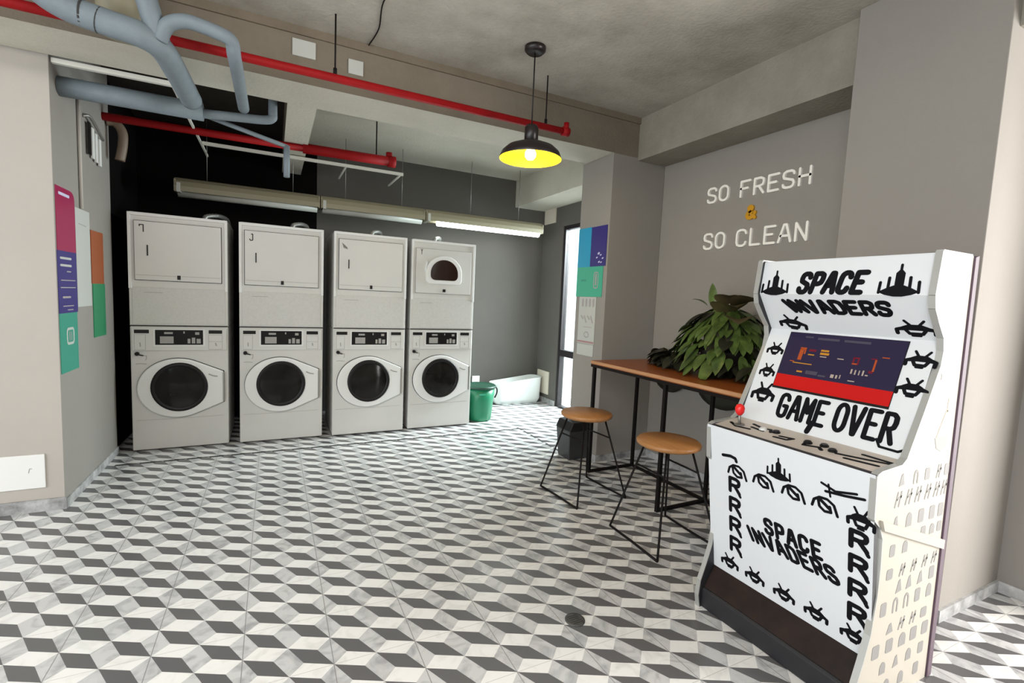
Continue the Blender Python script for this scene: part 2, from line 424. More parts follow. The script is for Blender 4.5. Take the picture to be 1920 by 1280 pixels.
sbox('wall_rear', 'paint_left', (-6, 6, -5.1, -5, 0, ZC), 'wall behind the camera', 'wall')
mb = MB(); mb.box(-6, 3.44, 3.4, 3.80, ZB, ZC)
o = struct('trim_3', mb, ['beam', 'soffit'], 'wide concrete cross beam', 'beam')
for p in o.data.polygons:
    if p.normal.z < -0.5: p.material_index = 1
sbox('trim_9', 'lip', (-6, 2.87, 3.385, 3.40, ZC-0.05, ZC), 'brownish strip along the top of the cross beam', 'strip')
mb = MB(); mb.box(0.09, 0.28, 3.80, 6.0, ZB, ZC)
o = struct('trim_4', mb, ['beam', 'soffit'], 'narrow beam running back over the washers', 'beam')
for p in o.data.polygons:
    if p.normal.z < -0.5: p.material_index = 1
sbox('trim_5', 'soffit', (2.98, 3.44, 3.80, 6.0, 2.685, ZC), 'short beam above the laundry window', 'beam')
sbox('trim_6', 'beam_side', (2.87, 3.19, 1.61, 3.40, 2.685, ZC), 'concrete beam above the lettering wall', 'beam')
sbox('trim_7', 'beam_side', (2.87, 3.43, -6, 0.985, 2.685, ZC), 'concrete beam near the camera', 'beam')

# skirtings
sbox('baseboard_left', 'skirt', (-6, -1.152, 3.798, 3.81, 0, 0.075), 'marbled skirting of the left wall', 'baseboard')
sbox('baseboard_jamb', 'skirt', (-1.16, -1.150, 3.81, 4.94, 0, 0.06), 'marbled skirting of the alcove jamb', 'baseboard')
sbox('baseboard_right', 'skirt', (3.178, 3.19, 1.61, 3.4, 0, 0.06), 'skirting under the lettering wall', 'baseboard')
mb = MB(); mb.box(2.605, 3.18, 3.388, 3.4, 0, 0.06); mb.box(2.593, 2.605, 3.388, 3.85, 0, 0.06)
struct('baseboard_pillar', mb, 'skirt', 'skirting of the pillar', 'baseboard')
mb = MB(); mb.box(2.80, 3.43, 0.973, 0.985, 0, 0.06); mb.box(2.788, 2.80, 0.973, 1.61, 0, 0.06)
struct('baseboard_column', mb, 'skirt', 'skirting of the wide column', 'baseboard')
sbox('baseboard_front', 'skirt', (3.418, 3.43, 0.55, 0.973, 0, 0.06), 'skirting right of the column', 'baseboard')
sbox('baseboard_back', 'skirt', (1.99, 3.44, 5.988, 6.0, 0, 0.07), 'skirting of the back wall', 'baseboard')
sbox('baseboard_window', 'skirt', (3.428, 3.44, 5.47, 5.988, 0, 0.07), 'skirting beside the tall window', 'baseboard')
# dark border strip let into the floor in front of the washers
mb = MB()
x = -1.1
while x < 2.42:
    mb.box(x, x+0.10, 4.585, 4.605, 0.0, 0.0015); x += 0.157
mb.box(-1.1, 2.46, 4.605, 4.613, 0.0, 0.0012); 
y = 3.75
while y < 4.55:
    mb.box(2.44, 2.46, y, y+0.11, 0.0, 0.0015); y += 0.157
mb.box(2.46, 2.468, 3.7, 4.613, 0.0, 0.0012)
struct('trim_8', mb, 'gap', 'dark dashed border in the floor tiles', 'border')

# tall laundry window
w = tag(thing('window_1', 'tall dark-framed window to the floor in the laundry', 'window', (3.5, 4.9, 0)), kind='structure')
mb = MB()
for y0, y1 in ((5.42, 5.47), (4.35, 4.40)): mb.box(-0.045, 0.02, y0-4.9, y1-4.9, 0.0, 2.42)
mb.box(-0.045, 0.02, -0.5, 0.52, 2.37, 2.42); mb.box(-0.05, 0.02, -0.5, 0.52, 0.70, 0.785); mb.box(-0.045, 0.02, -0.5, 0.52, 0.0, 0.025)
mb.build('window_frame', 'frame', w)
mb = MB(); mb.box(-0.012, -0.006, -0.5, 0.52, 0.785, 2.37); mb.build('window_pane', 'pane', w)
mb = MB(); mb.box(-0.012, -0.006, -0.5, 0.52, 0.025, 0.70); mb.build('window_pane', 'pane', w)

# ------------------------------------------------------------------ washers and dryers
WX = [(-1.055, 4.925), (-0.268, 4.915), (0.522, 4.895), (1.277, 4.915)]
MW, MD = 0.70, 0.70
def fxz(u, v, t): return (u, -t, v)         # front face map: t grows towards the viewer
def make_washer():
    t = thing('washing_machine', '', 'washing machine')
    mb = MB(); mb.box(0, MW, 0, MD, 0.012, 1.068); b = mb.build('body', 'white', t, bevel=0.008)
    mb = MB(); mb.box(0.02, MW-0.02, 0.03, MD-0.02, 0, 0.012); mb.build('base', 'gap', t)
    mb = MB(); mb.box(0.012, MW-0.012, -0.012, 0, 0.862, 1.056); cp = mb.build('control_panel', 'white', t, bevel=0.004)
    mb = MB()
    mb.box(0.160, 0.525, -0.0145, -0.012, 0.900, 1.048)
    mb.build('display_frame', 'plastic_white', cp)
    mb = MB(); mb.box(0.172, 0.512, -0.017, -0.0145, 0.913, 1.040, 0)
    for (a, c, z0, z1) in ((0.205, 0.30, 0.925, 0.985), (0.235, 0.295, 1.005, 1.022), (0.40, 0.42, 0.925, 0.965), (0.43, 0.455, 0.925, 0.975), (0.465, 0.495, 0.925, 0.965), (0.37, 0.38, 1.01, 1.028), (0.455, 0.485, 1.0, 1.022)):
        mb.box(a, c, -0.0185, -0.017, z0, z1, 1)
    mb.build('display', ['display', 'grey_print'], cp)
    for a, c in ((0.030, 0.130), (0.554, 0.655)):
        mb = MB(); mb.box(a, c, -0.0145, -0.012, 1.010, 1.040); mb.build('label_plate', 'black', cp)
    for a, c in ((0.030, 0.105), (0.554, 0.655)):
        mb = MB(); mb.stroke([(a, 0.872), (c, 0.872), (c, 1.0), (a, 1.0)], 0.0025, fxz, 0.012, 0.0128, 0, True)
        if a > 0.5: mb.stroke([(0.554, 0.94), (0.655, 0.94)], 0.0025, fxz, 0.012, 0.0128)
        mb.build('coin_panel_outline', 'grey_print', cp)
    for a, b, c, d, w_ in ((0.068, 0.93, 0.07, 0.90, 0.008), (0.605, 0.925, 0.61, 0.905, 0.010)):
        mb = MB(); mb.stroke([(a, b), (c, d)], w_, fxz, 0.012, 0.0128); mb.build('printed_mark', 'grey_print', cp)
    mb = MB(); mb.prism(arc(0.046, 0.838, 0.016, 0.016, 0, 345, 18), fxz, 0, 0.02); mb.stroke([(0.05, 0.832), (0.085, 0.822)], 0.008, fxz, 0.0, 0.012)
    mb.build('lock_knob', 'black', t)
    mb = MB(); mb.stroke([(0.085, 0.822), (0.108, 0.82), (0.106, 0.79), (0.098, 0.783)], 0.005, fxz, 0, 0.001)
    mb.build('printed_mark', 'grey_print', t)
    mb = MB(); mb.stroke([(0.035, 0.752), (0.06, 0.755), (0.105, 0.75)], 0.005, fxz, 0, 0.001); mb.build('printed_mark', 'grey_print', t)
    mb = MB(); mb.stroke([(0.03, 0.27), (0.35, 0.27), (0.66, 0.275)], 0.0025, fxz, 0, 0.0006); mb.build('panel_joint', 'grey_print', t)
    # eye-shaped door
    out = arc(0.328, 0.540, 0.288, 0.256, 62, 298, 34) + [(0.664, 0.401), (0.664, 0.677)]
    mb = MB(); mb.prism([(0.340+(u-0.340)*1.012, 0.54+(v-0.54)*1.016) for u, v in out], fxz, 0, 0.004); mb.build('door_gasket', 'gap', t)
    mb = MB(); mb.prism(out, fxz, 0.003, 0.030); d = mb.build('door', 'plastic_white', t, bevel=0.012)
    mb = MB(); ring = []
    for k in range(48):
        a = 2*PI*k/48
        for r, tt in ((0.212, 0.030), (0.208, 0.040), (0.190, 0.043), (0.178, 0.034)):
            ring.append((0.340+r*0.975*math.cos(a), -tt, 0.549+r*math.sin(a)))
    fs = []
    for k in range(48):
        for j in range(3):
            fs.append((k*4+j, ((k+1) % 48)*4+j, ((k+1) % 48)*4+j+1, k*4+j+1))
    mb.add(ring, fs, 0, True); mb.build('door_ring', 'black', d)
    mb = MB(); vs = []; R = 8
    for i in range(R+1):
        rr = 0.180*i/R
        for k in range(40):
            a = 2*PI*k/40
            vs.append((0.340+rr*0.975*math.cos(a), -0.034-0.020*(1-(i/R)**2), 0.549+rr*math.sin(a)))
    mb.add(vs, [(i*40+k, i*40+(k+1) % 40, (i+1)*40+(k+1) % 40, (i+1)*40+k) for i in range(R) for k in range(40)], 0, True)
    mb.build('door_glass', 'glass_dark', d)
    mb = MB(); mb.stroke([(0.555, 0.655), (0.585, 0.640), (0.615, 0.635)], 0.010, fxz, 0.030, 0.034); mb.build('door_handle', 'grey_print', d)
    mb = MB(); mb.box(0.660, 0.668, -0.032, -0.002, 0.41, 0.67); mb.build('hinge', 'steel', d)
    return t

def dryer_base(t):
    z0, z1 = 1.070, 1.998
    mb = MB(); mb.box(0, MW, 0, MD, z0, z1); mb.build('body', 'white', t, bevel=0.006)
    mb = MB()
    for q in ((0, 0.022, z0+.31, z1), (MW-0.022, MW, z0+.31, z1), (0.022, MW-0.022, z1-0.025, z1)):
        mb.box(q[0], q[1], -0.012, 0, q[2], q[3])
    mb.build('front_frame', 'plastic_white', t, bevel=0.003)
    mb = MB(); mb.box(0.022, MW-0.022, -0.006, 0, 1.086, 1.392); p = mb.build('lower_panel', 'white_panel', t, bevel=0.002)
    mb = MB(); mb.stroke([(0.10, 1.350), (0.23, 1.352)], 0.004, fxz, 0.006, 0.0068); mb.build('printed_line', 'grey_print', p)
    mb = MB(); mb.box(0.004, MW-0.004, -0.004, 0.0, 1.070, 1.078); mb.build('joint', 'gap', t)
    return t
def make_dryer(mark):
    t = dryer_base(thing('tumble_dryer', '', 'tumble dryer'))
    mb = MB(); mb.box(0.042, 0.656, -0.008, 0, 1.449, 1.934); mb.build('door_gap', 'gap', t)
    mb = MB(); mb.box(0.046, 0.652, -0.022, -0.003, 1.453, 1.930); d = mb.build('door', 'white', t, bevel=0.003)
    mb = MB(); mb.stroke([(0.055, 1.492), (0.325, 1.492)], 0.003, fxz, 0.022, 0.0226); mb.stroke([(0.370, 1.494), (0.645, 1.494)], 0.003, fxz, 0.022, 0.0226)
    mb.build('trim_line', 'grey_print', d)
    mb = MB(); mb.box(0.335, 0.358, -0.030, -0.022, 1.466, 1.500); mb.build('latch', 'black', d)
    mb = MB(); mb.stroke([(0.134, 1.655), (0.134, 1.735)], 0.009, fxz, 0.022, 0.027); mb.build('door_handle', 'gap', d)
    mb = MB()
    if mark in GL:
        for pl in GL[mark]: mb.stroke([(0.082+a*0.030, 1.845+b*0.055) for a, b in pl], 0.008, fxz, 0.022, 0.0228)
    else:
        for k in range(5): mb.stroke([(0.075+0.009*k, 1.89-0.008*k), (0.088+0.008*k, 1.845-0.002*k)], 0.004, fxz, 0.022, 0.0228)
    mb.build('number_mark', 'gap', d)
    return t
def make_window_dryer():
    t = dryer_base(thing('tumble_dryer', '', 'tumble dryer'))
    mb = MB(); mb.box(0.042, 0.656, -0.006, 0, 1.449, 1.914); mb.build('door_gap', 'grey_print', t)
    mb = MB(); mb.box(0.046, 0.652, -0.020, -0.003, 1.453, 1.910); d = mb.build('door', 'white', t, bevel=0.004)
    def dshape(s, top, bot):
        return arc(0.345, 1.665, 0.150*s, top-1.665, 0, 180, 18) + arc(0.345-0.150*s+0.05, bot+0.05, 0.05, 0.05, 180, 270, 5) + arc(0.345+0.150*s-0.05, bot+0.05, 0.05, 0.05, 270, 360, 5)
    mb = MB(); mb.prism(dshape(1.32, 1.850, 1.552), fxz, 0.018, 0.036); mb.build('window_ring', 'plastic_white', d, bevel=0.012)
    mb = MB(); mb.prism(dshape(1.0, 1.806, 1.592), fxz, 0.034, 0.039); mb.build('door_glass', 'glass_brown', d, bevel=0.003)
    mb = MB(); mb.stroke([(0.150, 1.775), (0.140, 1.70), (0.155, 1.62)], 0.016, fxz, 0.02, 0.045); mb.build('door_handle', 'plastic_white', d)
    mb = MB(); mb.box(0.335, 0.365, -0.028, -0.020, 1.470, 1.500); mb.build('latch', 'black', d)
    mb = MB()
    for pl in GL['Y']: mb.stroke([(0.090+a*0.020, 1.850+b*0.052) for a, b in pl], 0.006, fxz, 0.020, 0.0208)
    mb.build('number_mark', 'gap', d)
    return t
pos = ['leftmost', 'second from left', 'third from left', 'rightmost']
w0 = make_washer()
for i, (x, y) in enumerate(WX):
    o = w0 if i == 0 else copy_tree(w0)
    o.location = (x, y, 0)
    tag(o, ['white front-loading washer at the left end, under the dryer marked 7', 'white front-loading washer second from the left, under the dryer marked J',
            'white front-loading washer third from the left, under a hatch-marked dryer', 'white front-loading washer at the right end, beside the green bin'][i],
        'washing machine', 'front-loading washers along the alcove')
for i, (x, y) in enumerate(WX):
    o = make_dryer('7J#'[i]) if i < 3 else make_window_dryer()
    o.location = (x, y, 0)
    tag(o, ['white solid-door dryer marked 7, stacked on the leftmost washer', 'white solid-door dryer marked J, stacked on the second washer',
            'white solid-door dryer with hatched mark, stacked on the third washer', 'white dryer with round dark window, stacked on the rightmost washer'][i],
        'tumble dryer', 'dryers stacked on the washers')
for i, (x, y) in enumerate(WX):
    px = x + (0.50, 0.44, 0.40, 0.33)[i]
    pts = smooth_path([(px, y+0.30, 2.001), (px, y+0.30, 2.03), (px+0.02, y+0.33, 2.06), (px+0.10, y+0.45, 2.085), (px+0.15, y+0.62, 2.08), (px+0.15, y+0.9, 2.05), (px+0.15, 5.97, 2.03)], 8)
    mb = MB(); mb.tube(pts, [0.018 if k % 2 else 0.0215 for k in range(len(pts))], 10)
    tag(mb.build('exhaust_hose', 'silver'), ['silver ribbed hose rising behind the leftmost dryer', 'silver ribbed hose rising behind the second dryer',
        'silver ribbed hose rising behind the third dryer', 'silver ribbed hose rising behind the dryer with a window'][i], 'hose', 'exhaust hoses above the dryers')

# ------------------------------------------------------------------ ducts and pipes
def pipe_thing(name, label, cat, pts, r, m, seg=14, n=6, group=None):
    mb = MB(); mb.tube(smooth_path(pts, n) if n else pts, r, seg)
    return tag(mb.build(name, m), label, cat, group)
t = thing('air_duct', 'blue-grey insulated air duct curving down under the beam, top left', 'duct', (-0.5, 3.0, 2.6))
L = lambda P: [(x+0.5, y-3.0, z-2.6) for x, y, z in P]
mb = MB(); mb.tube(smooth_path(L([(-0.98, 2.92, ZC), (-0.98, 2.92, 2.82), (-0.93, 2.93, 2.70), (-0.84, 2.95, 2.645), (-0.70, 2.95, 2.618), (-0.56, 2.96, 2.60), (-0.495, 3.05, 2.59), (-0.475, 3.30, 2.585), (-0.455, 3.70, 2.575)]), 8), 0.058, 18)
dm = mb.build('main_duct', 'duct', t)
mb = MB()
for p, q in (((-0.778, 2.95, 2.632), (-0.770, 2.95, 2.631)), ((-0.716, 2.95, 2.620), (-0.712, 2.95, 2.619))):
    mb.tube(L([p, q]), 0.0592, 18)
mb.build('joint_band', 'gap', dm)
mb = MB(); mb.tube(smooth_path(L([(-0.585, 2.93, ZC), (-0.56, 2.93, 2.86), (-0.525, 2.94, 2.72), (-0.495, 2.98, 2.60)]), 6), 0.046, 16); mb.build('riser_duct', 'duct', t)
mb = MB(); mb.tube(smooth_path(L([(-0.49, 2.96, 2.60), (-0.45, 2.93, 2.665), (-0.38, 2.92, 2.695), (-0.30, 2.92, 2.69), (-0.215, 2.92, 2.672), (-0.185, 2.935, 2.655), (-0.180, 2.99, 2.618), (-0.175, 3.13, 2.600), (-0.17, 3.70, 2.585)]), 7), 0.033, 14)
mb.build('branch_duct', 'duct', t)
t = thing('air_duct', 'blue-grey duct crossing the alcove opening below the white rail', 'duct', (-0.5, 3.95, 2.6))
L2 = lambda P: [(x+0.5, y-3.95, z-2.6) for x, y, z in P]
mb = MB(); mb.tube(L2([(-1.158, 3.95, 2.590), (-0.80, 3.95, 2.59), (-0.42, 3.95, 2.59)]), 0.058, 18); mb.build('wide_duct', 'duct', t)
mb = MB(); mb.tube(smooth_path(L2([(-0.44, 3.97, 2.585), (-0.20, 3.97, 2.605), (-0.06, 3.97, 2.618), (-0.005, 3.97, 2.64), (0.0, 3.97, 2.70), (0.0, 3.97, ZC)]), 7), 0.030, 14); mb.build('narrow_duct', 'duct', t)
mb = MB(); mb.tube(L2([(-0.42, 4.05, 2.60), (0.10, 4.15, 2.505)]), 0.016, 12); mb.tube(L2([(0.095, 4.149, 2.512), (0.095, 4.149, 2.28)]), 0.022, 12); mb.build('sloping_pipe', 'duct', t)

t = thing('sprinkler_pipe', 'long bright red pipe along the face of the cross beam', 'pipe', (0.5, 3.14, 2.678), 'red sprinkler pipes')
mb = MB(); mb.tube([(-5.5, 0, 0.0), (1.45, 0, 0.005)], 0.024, 14); mb.build('pipe', 'red', t)
mb = MB(); mb.tube([(1.42, 0, 0.005), (1.475, 0, 0.005)], 0.032, 14); mb.tube([(1.455, 0, 0.0), (1.455, 0, 0.07)], 0.020, 12); mb.build('end_fitting', 'red', t)
for x in (-0.17, 1.276):
    mb = MB(); mb.tube([(x, 0, 0.02), (x, 0, ZC-2.67)], 0.005, 8); mb.tube([(x, 0, 0.02), (x, 0, 0.06)], 0.011, 8); mb.build('hanger_rod', 'black_matte', t)
t = thing('sprinkler_pipe', 'dark red pipe inside the laundry alcove above the washers', 'pipe', (0, 4.79, 2.675), 'red sprinkler pipes')
mb = MB(); mb.tube([(-1.19, 0, 0.0), (0.30, 0, 0.01)], 0.030, 14); mb.tube([(0.24, 0, 0.01), (1.05, 0, 0.02)], 0.044, 16); mb.build('pipe', 'red', t)
mb = MB(); mb.tube([(0.99, 0, 0.02), (1.06, 0, 0.02)], 0.052, 16); mb.tube([(1.0, 0, 0.06), (1.0, 0, 0.10)], 0.03, 12); mb.build('end_fitting', 'red', t)
mb = MB(); mb.tube([(0.88, 0, 0.05), (0.88, 0, ZC-2.675)], 0.006, 8); mb.build('hanger_rod', 'black_matte', t)
mb = MB(); mb.tube(smooth_path([(0.66, 2.2, 3.033), (0.60, 2.6, 3.036), (0.55, 2.86, 3.036), (0.58, 3.15, 3.036), (0.56, 3.395, 3.036)], 6), 0.004, 8)
tag(mb.build('ceiling_cable', 'black_matte'), 'thin black cable running across the concrete ceiling to the beam', 'cable')
mb = MB(); mb.tube([(-0.70, 3.27, 2.70), (-0.70, 3.27, ZC-0.001)], 0.105, 24)
tag(mb.build('pipe_casing', 'fixture'), 'cream round pipe casing behind the duct at the ceiling', 'casing')
# white rails
def rail(mb, a, b, w=0.02, h=0.02):
    x0, y0, z0 = a; x1, y1, z1 = b
    mb.box(min(x0, x1)-w/2, max(x0, x1)+w/2, min(y0, y1)-w/2, max(y0, y1)+w/2, z0-h/2, z0+h/2)
t = thing('ceiling_rail', 'white rail behind the cross beam that turns back into the alcove', 'rail', (-0.6, 3.84, 2.695))
mb = MB(); mb.box(-0.555, 0.03, -0.015, 0.015, -0.015, 0.012); mb.build('front_rail', 'rail', t)
mb = MB(); mb.box(0.018, 0.034, 0.015, 1.85, -0.008, 0.008); mb.build('side_rail', 'rail', t)
t = thing('ceiling_rail', 'white rail with two short back arms above the middle washers', 'rail', (0.3, 5.17, 2.685))
mb = MB(); mb.box(-0.86, 0.93, -0.012, 0.012, -0.014, 0.014); mb.build('front_rail', 'rail', t)
for x in (0.36, 0.91):
    mb = MB(); mb.box(x-0.008, x+0.008, 0.012, 0.62, -0.008, 0.008); mb.build('back_arm', 'rail', t)

# ------------------------------------------------------------------ linear lights behind the washers
def linear_light(x0, x1, label, lit):
    c = (x0+x1)/2; hl = (x1-x0)/2
    t = thing('linear_light', label, 'light fixture', (c, 5.5, 2.33), 'linear lights in a row above the washers')
    prof = [(-0.095, -0.045), (-0.100, 0.0), (-0.085, 0.045), (-0.05, 0.078), (0.0, 0.090), (0.05, 0.078), (0.085, 0.045), (0.100, 0.0), (0.095, -0.045), (0.075, -0.045), (0.07, 0.0), (-0.07, 0.0), (-0.075, -0.045)]
    mb = MB(); n = len(prof)
    vs = [(s*hl, a, b) for s in (-1, 1) for a, b in prof]
    mb.add(vs, [(i, (i+1) % n, n+(i+1) % n, n+i) for i in range(n)], 0)
    mb.box(-hl, -hl+0.012, -0.095, 0.095, -0.05, 0.06); mb.box(hl-0.012, hl, -0.095, 0.095, -0.05, 0.06)
    mb.build('trough', 'fixture', t)
    mb = MB(); a = -hl+0.02
    if lit: a = -hl + 0.16
    mb.tube([(a, 0, -0.042), (hl-0.02, 0, -0.042)], 0.046, 14); mb.build('tube', 'tube_on' if lit else 'tube_off', t)
    for x in (-hl+0.25, hl-0.25) if not lit else (-0.20, 0.45):
        mb = MB(); mb.tube([(x, 0, 0.085), (x, 0, ZC-2.33)], 0.003, 6); mb.build('hanging_wire', 'steel', t)
    mb = MB(); mb.box(-hl+0.02, -hl+0.05, -0.102, 0.102, -0.055, 0.03); mb.build('clamp', 'tube_off', t)
linear_light(-0.81, 0.435, 'unlit cream linear light, left of the row above the washers', False)
linear_light(0.445, 1.55, 'unlit cream linear light in the middle of the row', False)
linear_light(1.56, 3.10, 'lit linear light at the right end above the green bin', True)

# ------------------------------------------------------------------ pendant lamp
LX, LY = 1.508, 2.848
t = thing('pendant_lamp', 'black metal pendant lamp with glowing yellow inside', 'lamp', (LX, LY, 2.345))
mb = MB(); mb.lathe([(0.0, ZC-2.345), (0.068, ZC-2.345), (0.068, ZC-2.368), (0.05, ZC-2.385), (0.0, ZC-2.385)], seg=24); mb.build('canopy', 'lamp_black', t)
mb = MB(); mb.tube([(0, 0, ZC-2.38), (0, 0, 0.20)], 0.0045, 8); mb.build('cord', 'black', t)
mb = MB(); mb.lathe([(0.0, 0.215), (0.035, 0.21), (0.045, 0.195), (0.045, 0.085), (0.0, 0.085)], seg=24); mb.build('socket', 'lamp_black', t)
P = [(0.04, 0.10), (0.10, 0.092), (0.155, 0.07), (0.188, 0.04), (0.205, 0.0)]
seg = 48
def shell(prof, mi, mbx):
    vs = [(r*math.cos(2*PI*k/seg), r*math.sin(2*PI*k/seg), z) for r, z in prof for k in range(seg)]
    mbx.add(vs, [(i*seg+k, i*seg+(k+1) % seg, (i+1)*seg+(k+1) % seg, (i+1)*seg+k) for i in range(len(prof)-1) for k in range(seg)], mi, True)
mb2 = MB(); shell(P + [(0.203, -0.003)], 0, mb2); sh = mb2.build('shade', 'lamp_black', t)
mb2 = MB(); shell([(0.203, -0.003), (0.184, 0.036), (0.151, 0.065), (0.098, 0.086), (0.0, 0.088)], 0, mb2); mb2.build('shade_lining', 'yellow', sh)
mb = MB(); mb.lathe([(0.0, 0.085), (0.018, 0.08), (0.022, 0.065), (0.036, 0.035), (0.036, 0.015), (0.022, -0.004), (0.0, -0.010)], seg=20); mb.build('bulb', 'bulb', t)
pl = bpy.data.lights.new('pendant_bulb_light', 'POINT'); pl.energy = 9; pl.color = (1, 0.8, 0.45); pl.shadow_soft_size = 0.03
plo = bpy.data.objects.new('pendant_bulb_light', pl); COL.objects.link(plo); plo.location = (LX, LY, 2.32)

# ------------------------------------------------------------------ plates, posters, signs
def plate(name, label, cat, b, m, group=None, bevel=0.002):
    mb = MB(); mb.box(*b); return tag(mb.build(name, m, bevel=bevel), label, cat, group)
plate('blank_plate', 'larger white square plate on the beam face, left one', 'plate', (0.107, 0.241, 3.390, 3.4, 2.865, 2.965), 'paper', 'white blank plates on the beam')
plate('blank_plate', 'smaller white square plate on the beam face, right one', 'plate', (0.437, 0.530, 3.390, 3.4, 2.835, 2.925), 'paper', 'white blank plates on the beam')
t = thing('access_panel', 'white access panel low on the left wall', 'panel', (-1.55, 3.81, 0.15))
mb = MB(); mb.box(-0.35, 0.305, -0.012, 0, 0, 0.21); p = mb.build('cover', 'plastic_white', t, bevel=0.003)
mb = MB(); f = lambda u, v, tt: (u, -0.012-tt, v)
mb.stroke([(0.23, 0.10), (0.235, 0.125), (0.245, 0.125)], 0.004, f, 0, 0.001); mb.stroke([(0.02, 0.04), (0.02, 0.13)], 0.003, f, 0, 0.001); mb.build('latch_mark', 'grey_print', p)

JX = -1.16
def jamb(u, v, tt): return (JX + tt, u, v)          # faces +X
def pil(u, v, tt): return (2.605 - tt, u, v)        # faces -X
def poster(label, fn, poly, m, extra=None, name='poster', cat='poster', group=None):
    c = fn(sum(p[0] for p in poly)/len(poly), min(p[1] for p in poly), 0)
    t = thing(name, label, cat, c, group)
    g = lambda u, v, tt: tuple(a-b for a, b in zip(fn(u, v, tt), c))
    mb = MB(); mb.prism(poly, g, 0.0005, 0.005); s = mb.build('sheet', m, t)
    if extra:
        for nm, mm, fun in extra:
            mb = MB(); fun(mb, g); mb.build(nm, mm, s)
    return t
R4 = lambda a, b, c, d: [(a, c), (b, c), (b, d), (a, d)]
JG, PG = 'coloured signs on the alcove jamb', 'coloured signs on the pillar'
poster('magenta sign with rounded top corner on the alcove jamb', jamb, [(3.825, 1.600), (4.126, 1.600), (4.126, 1.93)] + arc(4.06, 1.93, 0.066, 0.055, 0, 90, 6)[1:] + [(3.825, 1.985)], 'magenta',
       [('printed_text', 'ink_light', lambda mb, g: mb.stroke([(3.87, 1.945), (4.03, 1.945)], 0.018, g, 0.005, 0.0056))], group=JG)
def navy_text(mb, g):
    for z, a, b, w in ((1.556, 3.86, 4.03, .014), (1.512, 3.86, 4.03, .014)):
        mb.stroke([(a, z), (b, z)], w, g, 0.005, 0.0056)
def navy_text2(mb, g):
    for z, a, b, w in ((1.475, 3.96, 4.02, .008), (1.42, 3.86, 4.09, .006), (1.375, 3.85, 4.09, .006), (1.315, 3.88, 4.0, .012), (1.26, 3.88, 4.05, .006), (1.235, 3.95, 4.04, .006)):
        mb.stroke([(a, z), (b, z)], w, g, 0.005, 0.0056)
poster('navy sign with pale text lines under the magenta sign', jamb, R4(3.82, 4.126, 1.216, 1.600), 'navy',
       [('printed_heading', 'paper', navy_text), ('printed_text', 'ink_grey', navy_text2)], group=JG)
poster('teal sign with a white framed icon below the navy sign', jamb, R4(3.82, 4.11, 0.845, 1.216), 'teal',
       [('printed_icon', 'paper', lambda mb, g: mb.stroke(rrect(3.925, 4.035, 1.022, 1.115, 0.02), 0.016, g, 0.005, 0.0056, 0, True)),
        ('icon_figure', 'ink_grey', lambda mb, g: (mb.stroke([(3.965, 1.045), (3.965, 1.095)], 0.012, g, 0.005, 0.0056), mb.stroke([(3.995, 1.045), (3.995, 1.09)], 0.012, g, 0.005, 0.0056)))], group=JG)
poster('plain white notice between the magenta and orange signs', jamb, R4(4.130, 4.405, 1.248, 1.900), 'paper',
       [('printed_line', 'ink_grey', lambda mb, g: mb.stroke([(4.19, 1.80), (4.33, 1.795)], 0.007, g, 0.005, 0.0056))], name='notice', cat='notice')
poster('orange sign near the black alcove edge', jamb, R4(4.425, 4.695, 1.405, 1.785), 'orange', group=JG)
poster('plain green sign below the orange sign', jamb, R4(4.438, 4.712, 1.015, 1.405), 'pgreen', group=JG)
poster('cyan sign at upper left of the pillar', pil, R4(3.650, 3.848, 1.753, 2.112), 'cyan', group=PG)
def dots(mb, g):
    for (u, v, w) in ((3.53, 1.865, .02), (3.50, 1.85, .012), (3.555, 1.83, .012), (3.47, 1.82, .012), (3.52, 1.79, .014), (3.49, 1.785, .01)):
        mb.stroke([(u, v), (u-0.012, v+0.004)], w, g, 0.005, 0.0056)
poster('indigo sign at upper right of the pillar', pil, R4(3.420, 3.648, 1.753, 2.108), 'navy', [('printed_icon', 'ink_light', dots)], group=PG)
poster('sea-green sign on the pillar below the cyan and indigo signs', pil, R4(3.450, 3.848, 1.480, 1.753), 'pgreen2',
       [('printed_icon', 'ink_grey', lambda mb, g: (mb.stroke(rrect(3.515, 3.575, 1.56, 1.70, 0.02), 0.010, g, 0.005, 0.0056, 0, True), mb.stroke([(3.545, 1.59), (3.545, 1.68)], 0.02, g, 0.005, 0.0056))),
        ('printed_text', 'teal', lambda mb, g: mb.stroke([(3.70, 1.63), (3.77, 1.63)], 0.02, g, 0.005, 0.0056))], group=PG)
def notice_rows(mb, g):
    for k in range(4):
        mb.stroke([(3.56+0.055*k, 1.40), (3.56+0.055*k, 1.45)], 0.03, g, 0.005, 0.0056)
    for k in range(4): mb.stroke([(3.56+0.05*k, 1.245+0.03*(k % 2)), (3.59+0.05*k, 1.30)], 0.018, g, 0.005, 0.0056)
    mb.stroke([(3.57, 1.20), (3.70, 1.20)], 0.006, g, 0.005, 0.0056)
    mb.stroke(arc(3.645, 1.13, 0.035, 0.025, 0, 330, 10), 0.012, g, 0.005, 0.0056)
poster('white printed notice with a dull red line on the pillar', pil, R4(3.525, 3.785, 1.045, 1.478), 'paper',
       [('printed_text', 'ink_grey', notice_rows), ('red_line', 'ink_red', lambda mb, g: mb.stroke([(3.535, 1.062), (3.775, 1.062)], 0.018, g, 0.005, 0.0056))], name='notice', cat='notice')
poster('small blank white card below the printed notice on the pillar', pil, R4(3.53, 3.785, 0.935, 1.040), 'paper', name='notice', cat='notice')

